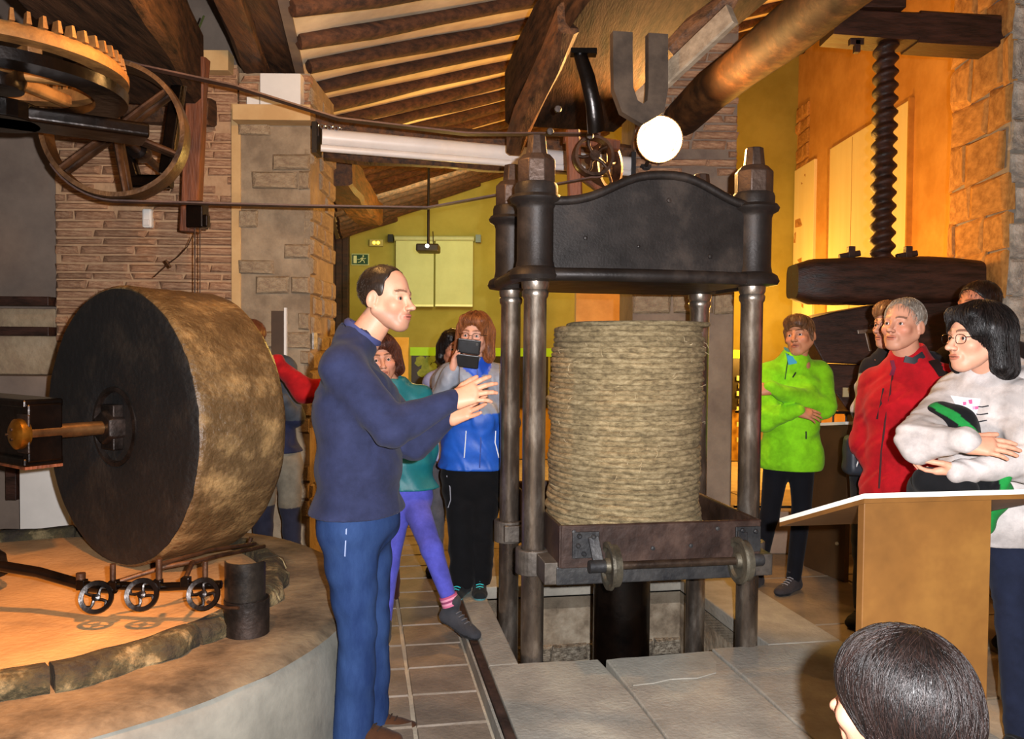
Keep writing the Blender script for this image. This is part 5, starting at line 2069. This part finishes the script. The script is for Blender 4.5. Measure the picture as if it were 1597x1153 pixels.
        # ---- shoes
        for q in 'LR':
            an = D['an' + q]
            fd = V((feet or {}).get(q, f)).normalized()
            fs_ = fd.cross(U).normalized()
            z = (an - V((0, 0, .055 * Ht))).z if shoes.get('tip') is None else an.z - .09
            up_ = fs_.cross(fd).normalized()
            s = Sdf(.015)
            fl = .7 * Ht / 1.7
            g0 = an - U * .0
            heel = an - up_ * .050 - fd * .025
            ball = an - up_ * .062 + fd * .11
            toe = an - up_ * .062 + fd * .152
            s.cone(heel, ball, .036, .040, flat=(up_, .85))
            s.cone(ball, toe, .040, .036, flat=(up_, .75))
            s.cone(an - up_ * .03 + fd * .02, ball, .036, .026)
            s.cone(an + U * shoes.get('sh', .0), heel, .041, .036)
            s.cut(-up_, float(-(A(an - up_ * .088) @ A(up_))), .003)
            v, fc_ = s.mesh(.005)
            hgt = (v - A(an)) @ A(up_)
            co = np.tile(np.array(lin(shoes['col'])), (len(v), 1))
            co[hgt < -.066] = lin(shoes.get('sole', '#151515'))
            so = link(shoes.get('name', 'shoe'), colmesh(shoes.get('name', 'shoe'), [(loc(v), fc_, co)], CLOTH), t)
            lc = MB()
            for i in range(5):
                c_ = an + fd * (.040 + i * .020) + up_ * (.002 - i * .0085)
                w_ = .020
                lc.tube([c_ - fs_ * w_ - up_ * .004, c_ + up_ * .003 + fd * .004, c_ + fs_ * w_ - up_ * .004], .0028, 6)
            m2 = lc.mesh('laces', mat('lace_' + shoes.get('lace', '#202020').strip('#'), shoes.get('lace', '#202020'), bump=0), 60, inv)
            link('laces', m2, so)
    return t, D, (f, r, ut, ft, rt), place


def strip(parent, pts, w_, col, name, th=.004, nrm=(0, -1, 0), m=None):
    """thin sewn-on strip following pts (world)"""
    mb = MB()
    k = len(pts)
    vs, fs = [], []
    nrm = V(nrm).normalized()
    for i, p in enumerate(pts):
        p = V(p)
        d = (V(pts[min(i + 1, k - 1)]) - V(pts[max(i - 1, 0)])).normalized()
        s = d.cross(nrm).normalized() * w_ / 2
        for a, b_ in ((-1, 0), (1, 0), (1, 1), (-1, 1)):
            vs.append(p + s * a + nrm * th * b_)
    for i in range(k - 1):
        for j in range(4):
            fs.append((i * 4 + j, i * 4 + (j + 1) % 4, i * 4 + 4 + (j + 1) % 4, i * 4 + 4 + j))
    fs += [(3, 2, 1, 0), (k * 4 - 4, k * 4 - 3, k * 4 - 2, k * 4 - 1)]
    mb.add(vs, fs)
    return mb.build(name, m or mat('strip_' + col.strip('#'), col, rough=.6, bump=0), parent, 50, world=True)


def onto(obj_parent, px, py, child, lift=.002):
    """the point of a garment mesh seen at a place in the photograph (ray from the camera to the nearest hit)"""
    me = child.data
    o = CR @ V(((px - 798.5) / F, -(py - 576.5) / F, -1.0))
    from mathutils.bvhtree import BVHTree
    if me.name not in BV:
        inv = MW[child.name]
        BV[me.name] = BVHTree.FromPolygons([inv @ v.co for v in me.vertices], [tuple(p.vertices) for p in me.polygons])
    hit = BV[me.name].ray_cast(V((0, 0, HC)), o.normalized())
    if hit[0] is None:
        return None
    n = hit[1] if hit[1].dot(o) < 0 else -hit[1]
    return hit[0] + n * lift


BV = {}


def child_of(t, nm):
    for o in C.objects:
        if o.parent == t and o.name.split('.')[0] == nm:
            return o


def sewn(t, nm, pix, w_, col, name, lift=.001, th=.003, m=None):
    """strip sewn on a garment along places of the photograph"""
    ch = child_of(t, nm)
    pts = [onto(t, x, y, ch, lift) for x, y in pix]
    pts = [p for p in pts if p is not None]
    if len(pts) >= 2:
        return strip(t, pts, w_, col, name, th, m=m)

# ================================================================= PEOPLE
def flat(c): return c


# presenter
JE = dict(name='jeans', col='#2a4069', m=DENIM, wr=.004, flare=.024, e=.014, down=.055, rise=-.03)
p1, D1, fr1, pl1 = person(
    'man in navy sweater and blue jeans talking with both hands raised', P(562, 1150, 3.0)[:2] + (0,), (.98, -.2), 1.75,
    dict(pel=P(560, 800, 3.0), neck=P(556, 532, 3.0), head=P(603, 466, 3.0),
         shR=P(532, 575, 2.84), shL=P(552, 572, 3.18), elR=P(610, 668, 2.80), wrR=P(704, 624, 2.90),
         elL=P(645, 690, 3.12), wrL=P(698, 652, 3.12),
         hipR=P(545, 830, 2.92), knR=P(557, 985, 2.90), anR=P(552, 1120, 2.93),
         hipL=P(568, 830, 3.10), knL=P(580, 985, 3.12), anL=P(578, 1108, 3.14)),
    dict(style='receding', hair='#2c2018', hair2='#4a3a2c', skin='#d0a084', lip='#b06a5c', stub=.35, res=.0028, jaw=1.08, nose=.9, open=.001, hres=.004, brow='#4a3626', gaze=-.2),
    (.90, -.42, -.02),
    dict(name='sweater', col=lambda v, D, ut, rt, ft: np.tile(np.array(lin('#2a2f4c')), (len(v), 1)), hem=.482, wr=.0035, wf=26, res=.007, ch=.0, e=.020, cr=.070, sr=1.08),
    JE, dict(col='#4a2c18', sole='#2a1a10', lace='#2a1a10'),
    dict(R=dict(d=(.92, -.05, .35), n=(.25, .9, -.35), c=[.22, .25, .28, .30], t=.6, res=.0028, sp=1.8, s=1.08),
         L=dict(d=(.93, -.15, .40), n=(.2, -.75, .55), c=[.10, .12, .14, .18], t=.6, res=.0028, sp=1.8, s=1.08)),
    g=1.17, roll=.0, feet=dict(R=(.95, -.25, 0), L=(.97, -.1, 0)))
sewn(p1, 'jeans', [(541, 800), (540, 830), (538, 868)], .004, '#8a96b8', 'seam', th=.001)
sewn(p1, 'jeans', [(575, 803), (595, 806), (620, 801)], .004, '#8a96b8', 'seam', th=.001)
nd = (D1['head'] - D1['neck']).normalized()
mb = MB(); mb.ring(.070, [(-.008, -.014), (.006, -.012), (.010, .0), (.004, .012), (-.006, .010)], 40, frame(nd, None, D1['neck'] + nd * .040))
mb.build('sweater_collar', mat('collar_blue', '#343a66', bump=0), p1, 60, world=True)

# woman photographing with a phone


def bluegrey(v, D, ut, rt, ft):
    c = np.tile(np.array(lin('#2560c8')), (len(v), 1))
    zz = v[:, 2]
    m = zz > P(740, 642, 4.6).z
    c[m] = lin('#8d929e')
    nk_ = np.linalg.norm(v - A(D['neck']), axis=1) < .105
    c[nk_] = lin('#2358cf')
    return c


p3, D3, fr3, pl3 = person(
    'woman in blue and grey jacket taking a picture with her phone', P(738, 935, 4.58)[:2] + (.06,), (-.12, -1), 1.64,
    dict(head=P(740, 523, 4.49), neck=P(739, 578, 4.55), pel=P(737, 738, 4.58), shR=P(702, 592, 4.53), elR=P(684, 640, 4.35), wrR=P(707, 578, 4.25),
         shL=P(776, 594, 4.57), elL=P(789, 660, 4.55), wrL=P(786, 715, 4.6), anR=P(722, 905, 4.55), anL=P(748, 901, 4.62)),
    dict(style='wavy', hair='#7a4524', hair2='#b87440', skin='#d2a690', fem=1, glasses=1, len=.11, vol=1.0, brow='#6a4a38', ns=3000),
    (-.18, -1, -.05),
    dict(name='jacket', col=bluegrey, hem=.43, wr=.006, e=.030, m=NYLON, ch=.035, cr=.082),
    dict(col='#0d0d10', e=.016, wr=.005, flare=.020),
    dict(col='#1c2226', sole='#5a9aa0', lace='#30c0c8', name='trainer'),
    dict(R=dict(d=(.10, -.25, .95), n=(.85, -.2, .05), c=[.32, .34, .36, .38], t=.4), L=dict(d=(-.1, -.2, -1), n=(-1, 0, 0), c=[.4, .4, .4, .4])),
    g=.98, roll=-.06, feet=dict(R=(-.35, -1, 0), L=(.05, -1, 0)))
for x, x2 in ((727, 724), (773, 778)):
    sewn(p3, 'jacket', [(x, 672), (x - 1, 690), (x2, 714)], .006, '#c8ccd4', 'drawstring', th=.004)
sewn(p3, 'jacket', [(744, 574), (746, 600), (748, 640), (750, 690), (748, 730)], .007, '#1a3a8a', 'zipper')
sewn(p3, 'trousers', [(697, 742), (702, 760), (703, 780), (699, 792)], .004, '#9a9aa2', 'piping')
ph = thing('phone', 'black phone in a flip case held up before the face', 'phone', M=frame((.02, .95, .30), (1, 0, -.12), P(730, 553, 4.21)))
mb = MB(); mb.box((0, .036, 0), (.118, .070, .012)); mb.build('phone_case', BLACKP, ph, bevel=.004)
mb = MB(); mb.box((0, -.042, 0), (.118, .078, .010)); mb.build('phone_flap', BLACKP, ph, bevel=.004)
mb = MB(); mb.box((0, -.042, -.007), (.10, .056, .004)); mb.build('phone_screen', mat('screen_dk', '#15181c', '#2a2f36', rough=.1, bump=0), ph)
mb = MB(); mb.lathe([(.006, -.009), (.006, 0), (0, 0)], 12, T(.04, -.062, 0)); mb.build('camera_lens', ENAMEL, ph)

# woman in teal with her boot stretched forward
p2, D2, fr2, pl2 = person(
    'woman in teal jacket and violet leggings stretching one boot forward', P(625, 980, 4.2)[:2] + (0,), (.15, -1), 1.52,
    dict(head=P(594, 560, 4.22), neck=P(615, 606, 4.24), pel=P(632, 768, 4.22), shR=P(588, 618, 4.2), shL=P(652, 622, 4.28), elL=P(664, 700, 4.3), wrL=P(655, 765, 4.2),
         hipL=P(645, 782, 4.20), knL=P(673, 856, 3.95), anL=P(706, 950, 3.93), hipR=P(620, 790, 4.2), knR=P(606, 880, 4.1), anR=P(598, 985, 4.02)),
    dict(style='curly', hair='#42241a', hair2='#7a4028', skin='#c8967c', fem=1, len=.06, vol=1.0, ns=3200),
    (.25, -1, -.05),
    dict(name='jacket', col=lambda v, D, ut, rt, ft: np.where((v[:, 2] < P(640, 772, 4.1).z)[:, None], np.array(lin('#d8d4e0')), np.array(lin('#146a72'))), hem=.47, wr=.005, e=.020, m=NYLON),
    dict(name='leggings', col='#5558c0', e=.000, wr=.001, flare=-.004, res=.007),
    dict(col='#3c3d42', sole='#1c1c1e', lace='#55565c', name='boot', sh=.035),
    dict(R=None, L=None), g=.90, roll=.1, feet=dict(L=(.78, -.60, -.22), R=(.1, -1, 0)))
mb = MB()
an = D2['anL']
ax_ = (D2['knL'] - an).normalized()
for i, c in enumerate(('#c86a8c', '#d890a8', '#8a3c60', '#d890a8', '#b05078')):
    a = an + ax_ * (.020 + i * .010)
    mb = MB(); mb.tube([a, a + ax_ * .0098], .045, 20)
    mb.build('sock_band', mat('sock_' + c.strip('#'), c, rough=.9, bump=0), p2, 50, world=True)

# person in red with a hand on the millstone
p4, D4, fr4, pl4 = person(
    'person in red sleeve and maroon trousers with one hand on the millstone', P(590, 950, 4.66)[:2] + (0,), (-.25, -1), 1.62,
    dict(head=P(572, 552, 4.7), neck=P(570, 600, 4.75), pel=P(585, 745, 4.72), shR=P(530, 608, 4.66), elR=P(476, 612, 4.52), wrR=P(433, 566, 4.38), anL=P(610, 926, 4.7)),
    dict(style='short', hair='#3a2418', skin='#b98468', fem=1, ns=200, res=.005),
    (-.5, -.9, 0),
    dict(name='jacket', col='#b31418', hem=.46, wr=.005, e=.018, sr=1.05),
    dict(col='#3c1f20', e=.01), dict(col='#5a3020', sole='#2c1a12'),
    dict(R=dict(d=(-.75, -.25, .60), n=(-.55, -.45, -.65), c=[.20, .22, .25, .3], t=.5, res=.003), L=None), g=.95)

# person in slate jacket behind the millstone
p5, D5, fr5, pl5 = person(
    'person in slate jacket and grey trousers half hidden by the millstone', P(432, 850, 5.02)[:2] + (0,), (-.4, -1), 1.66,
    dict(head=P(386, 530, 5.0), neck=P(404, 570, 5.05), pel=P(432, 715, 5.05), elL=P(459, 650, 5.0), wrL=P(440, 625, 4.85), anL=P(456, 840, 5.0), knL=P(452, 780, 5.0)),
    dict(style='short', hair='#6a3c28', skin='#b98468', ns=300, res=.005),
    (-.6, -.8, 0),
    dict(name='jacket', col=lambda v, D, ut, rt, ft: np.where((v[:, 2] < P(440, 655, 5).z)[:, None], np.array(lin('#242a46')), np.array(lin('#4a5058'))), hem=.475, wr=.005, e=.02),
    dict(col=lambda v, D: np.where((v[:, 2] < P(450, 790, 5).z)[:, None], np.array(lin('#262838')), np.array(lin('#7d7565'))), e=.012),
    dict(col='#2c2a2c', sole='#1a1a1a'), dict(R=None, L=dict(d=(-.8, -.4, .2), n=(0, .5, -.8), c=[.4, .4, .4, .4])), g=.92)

# person behind the photographer
p6, D6, fr6, pl6 = person(
    'dark haired person in pale lavender jacket behind the woman with the phone', P(700, 905, 5.25)[:2] + (0,), (.0, -1), 1.60,
    dict(head=P(708, 545, 5.25), neck=P(703, 585, 5.25), pel=P(704, 720, 5.25), shR=P(678, 600, 5.2), elR=P(668, 660, 5.15), wrR=P(684, 712, 5.05)),
    dict(style='bob', hair='#1c120e', skin='#b98468', fem=1, len=.05, ns=400, res=.005),
    (.3, -.9, 0),
    dict(name='jacket', col='#8f93b8', hem=.46, wr=.005, e=.02, m=NYLON), dict(col='#5a5a60'), dict(col='#2a2a2c'),
    dict(R=None, L=None), g=.9)
sewn(p6, 'jacket', [(680, 585), (673, 610), (671, 640), (672, 665)], .016, '#1c1a24', 'bag_strap')

# woman in lime jacket with crossed arms
p7, D7, fr7, pl7 = person(
    'person in bright lime fleece jacket standing with crossed arms', P(1232, 905, 4.95)[:2] + (0,), (-.38, -.92), 1.66,
    dict(head=P(1247, 524, 4.86), neck=P(1238, 566, 4.92), pel=P(1232, 705, 4.95), shR=P(1200, 586, 4.92), elR=P(1192, 655, 4.80), wrR=P(1243, 640, 4.68),
         shL=P(1277, 586, 4.98), elL=P(1284, 634, 4.86), wrL=P(1204, 606, 4.66), hipL=P(1250, 722, 4.95), knL=P(1250, 800, 4.90), anL=P(1238, 900, 4.88),
         hipR=P(1212, 722, 4.95), knR=P(1200, 805, 4.95), anR=P(1180, 895, 5.0)),
    dict(style='crop', hair='#5a3a22', hair2='#a8784c', skin='#c8906c', fem=1, ns=1400, jaw=1.05),
    (-.62, -.78, .05),
    dict(name='fleece_jacket', col='#8ee01c', hem=.435, wr=.004, e=.024, ch=.032, cr=.080, sr=1.06),
    dict(name='leggings', col='#0e0f16', e=.002, wr=.001),
    dict(col='#3a3638', sole='#1a1a1c', lace='#8a8a90', name='boot', sh=.03),
    dict(R=dict(d=(.95, -.2, -.25), n=(0, .8, -.5), c=[.2, .22, .24, .28], t=.4), L=dict(d=(-.95, .1, -.1), n=(0, .8, -.4), c=[.2, .2, .2, .2])),
    g=.97, roll=.12, feet=dict(L=(-.75, -.66, 0), R=(-.6, -.8, 0)))
sewn(p7, 'fleece_jacket', [(1230, 552), (1227, 572), (1224, 592)], .006, '#2c4a10', 'zipper')
sewn(p7, 'fleece_jacket', [(1241, 581), (1236, 589)], .008, '#141c10', 'chest_zip')
sewn(p7, 'fleece_jacket', [(1257, 673), (1257, 685)], .008, '#141c10', 'pocket_zip')
sewn(p7, 'fleece_jacket', [(1228, 543), (1233, 556), (1236, 568)], .05, '#3aa0c8', 'neck_scarf', th=.006)

# older man in red fleece
p8, D8, fr8, pl8 = person(
    'grey haired man in red fleece jacket looking up to the left', P(1415, 1000, 3.75)[:2] + (0,), (-.72, -.68), 1.68,
    dict(head=P(1408, 508, 3.70), neck=P(1418, 566, 3.76), pel=P(1415, 760, 3.78), shR=P(1368, 600, 3.92), elR=P(1352, 690, 3.92), wrR=P(1376, 745, 3.80),
         shL=P(1466, 598, 3.68), elL=P(1484, 700, 3.66), wrL=P(1450, 760, 3.55)),
    dict(style='short', hair='#7d746a', hair2='#c8c0b4', skin='#cd9a80', stub=.12, front=-.020, ns=1500, jaw=1.05, nose=1.3, brow='#5a4a40', res=.0032),
    (-.78, -.60, .10),
    dict(name='fleece_jacket', col='#b0101c', hem=.45, wr=.005, wf=28, e=.026, ch=.026, cr=.088, sr=1.08, res=.0075),
    dict(col='#23242a'), dict(col='#2a2420'), dict(R=None, L=None), g=1.06, roll=-.03)
sewn(p8, 'fleece_jacket', [(1392, 585), (1388, 615), (1380, 660), (1374, 710), (1371, 762)], .008, '#3a0a10', 'zipper')
sewn(p8, 'fleece_jacket', [(1378, 606), (1374, 630), (1368, 654)], .010, '#240608', 'chest_zip')
sewn(p8, 'fleece_jacket', [(1454, 562), (1464, 574), (1472, 586)], .045, '#16090c', 'shoulder_patch', th=.004)
sewn(p8, 'fleece_jacket', [(1393, 562), (1396, 574), (1392, 586)], .03, '#6a1030', 'inner_collar', th=.004)
sewn(p8, 'fleece_jacket', [(1410, 560), (1424, 563), (1440, 553)], .03, '#101018', 'shirt_collar', th=.004)

# woman behind him
p9, D9, fr9, pl9 = person(
    'fair haired person with glasses mostly hidden behind the man in red', P(1378, 950, 4.25)[:2] + (0,), (-.7, -.7), 1.68,
    dict(head=P(1392, 508, 4.2), neck=P(1392, 556, 4.25), pel=P(1378, 735, 4.28), shR=P(1362, 580, 4.35), elR=P(1350, 640, 4.3), wrR=P(1345, 700, 4.15)),
    dict(style='crop', hair='#8a5c38', hair2='#c08c58', skin='#cd9a80', fem=1, glasses=1, ns=900),
    (-.92, -.38, .02),
    dict(name='jacket', col=lambda v, D, ut, rt, ft: np.where(((np.abs(v[:, 2] - P(1350, 612, 4.3).z) < .10) & (v[:, 0] < P(1360, 600, 4.3).x))[:, None], np.array(lin('#b8b8c4')), np.array(lin('#1c1a20'))), hem=.47, wr=.005, e=.02),
    dict(col='#1a1a1e'), dict(col='#1a1a1c'), dict(R=None, L=None), g=.95)
bg = thing('shoulder_bag', 'dark slate shoulder bag hanging left of the red fleece jacket', 'bag', P(1334, 710, 4.05))
s = Sdf(.02)
s.box((0, 0, 0), (.055, .05, .10), rd=.03); s.box((0, -.045, -.03), (.04, .015, .05), rd=.012); s.warp(wrinkle(.004, 50, 4))
v, f_ = s.mesh(.008)
link('bag_body', colmesh('bag_body', [(v, f_, np.array(lin('#2a3038')))], NYLON), bg)
mb = MB(); mb.tube([(0.03, 0, .09), (.06, .0, .2), (.09, .02, .30)], .010, 8); mb.build('bag_strap', BLACKP, bg, 60)
mb = MB(); mb.tube([(-.02, -.062, .02), (-.012, -.064, -.02), (-.02, -.06, -.05)], .004, 6); mb.build('buckle', ENAMEL, bg, 60)

# woman in white hoodie
p10, D10, fr10, pl10 = person(
    'black haired woman in white hoodie with glasses holding a folded jacket', P(1545, 1100, 2.98)[:2] + (0,), (-.80, -.60), 1.63,
    dict(head=P(1522, 527, 2.92), neck=P(1545, 592, 2.99), pel=P(1540, 790, 3.02), shR=P(1482, 625, 3.12), elR=P(1430, 690, 2.80), wrR=P(1502, 690, 2.66),
         shL=P(1598, 632, 2.84), elL=P(1606, 722, 2.74), wrL=P(1500, 733, 2.73)),
    dict(style='bob', hair='#0d0a0a', hair2='#2c2422', skin='#d6a68c', fem=1, glasses=1, len=.10, vol=1.12, ns=3500, brow='#1c1210', res=.003, nose=1.15, hres=.004),
    (-.97, -.22, -.03),
    dict(name='hoodie', col='#c6beba', hem=.46, wr=.007, wf=30, e=.022, ch=.035, cr=.095, sr=1.0, res=.007),
    dict(col='#1a2034', e=.006), dict(col='#1a1a1c'),
    dict(R=dict(d=(.85, -.45, -.06), n=(-.1, .7, -.55), c=[.12, .14, .16, .20], t=1.0, res=.0028, s=1.0, sp=.35), L=dict(d=(-.75, .62, -.25), n=(0, .3, 1), c=[.3, .3, .3, .3])), g=1.02, roll=0)
# hood lying on the shoulders
s = Sdf(.03)
pts = [D10['neck'] + V((.02, .09, .04)), D10['neck'] + V((.10, .05, .04)), D10['neck'] + V((.13, -.04, .02)), D10['neck'] + V((.07, -.10, -.01)), D10['neck'] + V((-.02, -.10, -.07))]
for a, b_ in zip(pts[:-1], pts[1:]):
    s.cone(a, b_, .036, .036, k=.05)
s.warp(wrinkle(.005, 60, 5))
v, f_ = s.mesh(.008)
link('hood', colmesh('hood', [(v - A(MW[p10.name].translation), f_, np.array(lin('#c6beba')))], CLOTH), p10)
# printed chest graphic: white card shape with pink blossoms and black lines
def decal(t, nm, quad_px, col, name, n=5, lift=.003):
    ch = child_of(t, nm)
    (a, b_, c_, d_) = quad_px
    vs = []
    for i in range(n + 1):
        for j in range(n + 1):
            u, w_ = i / n, j / n
            x = (a[0] * (1 - u) + b_[0] * u) * (1 - w_) + (d_[0] * (1 - u) + c_[0] * u) * w_
            y = (a[1] * (1 - u) + b_[1] * u) * (1 - w_) + (d_[1] * (1 - u) + c_[1] * u) * w_
            p = onto(t, x, y, ch, lift)
            if p is None:
                return None
            vs.append(p)
    k = n + 1
    fs = [(i * k + j, i * k + j + 1, (i + 1) * k + j + 1, (i + 1) * k + j) for i in range(n) for j in range(n)]
    mb = MB()
    mb.add(vs, fs)
    return mb.build(name, mat('print_' + col.strip('#'), col, rough=.7, bump=0), t, 60, world=True)


decal(p10, 'hoodie', [(1482, 618), (1530, 622), (1520, 660), (1502, 652)], '#e8e6ee', 'chest_print')
random.seed(3)
for i in range(9):
    x, y = random.uniform(1498, 1524), random.uniform(624, 650)
    decal(p10, 'hoodie', [(x - 3, y - 2), (x + 3, y - 3), (x + 3, y + 2), (x - 2, y + 3)], '#c85888' if i % 3 else '#d890b0', 'print_blossom', 1, .0045)
for y, x0, x1 in ((634, 1522, 1542), (646, 1519, 1541), (657, 1516, 1539)):
    sewn(p10, 'hoodie', [(x0, y), ((x0 + x1) / 2, y + 1), (x1, y - 1)], .004, '#1c1c22', 'print_line', lift=.002, th=.002)
# folded black jacket with green stripe
hj = thing('folded_jacket', 'folded black jacket with green band held by the woman in white', 'jacket', P(1490, 700, 2.7))
hM = MW[hj.name].translation
s = Sdf(.03)
s.cone(P(1462, 662, 2.90), P(1500, 662, 2.84), .060, .050)
s.cone(P(1470, 645, 2.90), P(1488, 648, 2.86), .045, .040)
s.cone(P(1500, 662, 2.84), P(1518, 685, 2.78), .040, .030)
s.cone(P(1448, 750, 2.80), P(1505, 764, 2.74), .050, .045, k=.05)
s.cone(P(1446, 762, 2.88), P(1545, 765, 2.80), .055, .050, k=.05)
s.cone(P(1450, 775, 2.88), P(1548, 775, 2.80), .060, .055, k=.06)
s.cone(P(1452, 815, 2.88), P(1530, 815, 2.82), .050, .045, k=.06)
s.cone(P(1572, 735, 2.72), P(1560, 765, 2.72), .022, .022)
s.warp(wrinkle(.005, 45, 8))
v, f_ = s.mesh(.006)
col = np.tile(np.array(lin('#101114')), (len(v), 1))
pxs = 798.5 + F * v[:, 0] / v[:, 1]
zz = v[:, 2]
la, lb = P(1474, 630, 2.80), P(1524, 678, 2.76)
# green band along the upper edge of the fold
dline = ((v[:, 0] - la.x) * (lb.z - la.z) - (v[:, 2] - la.z) * (lb.x - la.x)) / math.hypot(lb.x - la.x, lb.z - la.z)
m = (np.abs(dline) < .014) & (zz > lb.z - .03)
col[m] = lin('#1c8a3c')
m = (v[:, 0] > P(1556, 740, 2.72).x)
col[m] = lin('#1c8a3c')
link('jacket_cloth', colmesh('jacket_cloth', [(v - A(hM), f_, col)], CLOTH), hj)

# tall person behind her
p11, D11, fr11, pl11 = person(
    'dark haired person mostly hidden behind the woman in white hoodie', P(1545, 1040, 4.1)[:2] + (0,), (-.8, -.55), 1.82,
    dict(head=P(1525, 478, 4.02), neck=P(1545, 545, 4.1), pel=P(1548, 770, 4.1)),
    dict(style='short', hair='#1a100c', hair2='#3c241a', skin='#b87a5c', ns=900, front=-.005),
    (-.95, -.28, 0),
    dict(name='sweater', col='#241a18', hem=.47, wr=.004, e=.015), dict(col='#1c1c20'), dict(col='#1a1a1c'), dict(R=None, L=None), g=.95)

# foreground head, seen from behind
p12, D12, fr12, pl12 = person(
    'dark haired head seen from behind in the bottom right corner', P(1400, 1150, 1.38)[:2] + (.06,), (-.25, .97), 1.12,
    dict(head=P(1396, 1098, 1.34), neck=P(1412, 1232, 1.31), pel=P(1412, 1232, 1.31) - V((0, 0, .36))),
    dict(style='back', hair='#0c0807', hair2='#2a1c18', skin='#c9967c', hres=.0035),
    (-.55, .83, -.10),
    dict(name='sweater', col='#2a2430', hem=.50, wr=.003, e=.012), dict(col='#20242e'), dict(col='#202020'), dict(R=None, L=None), g=.80, hs=1.0)
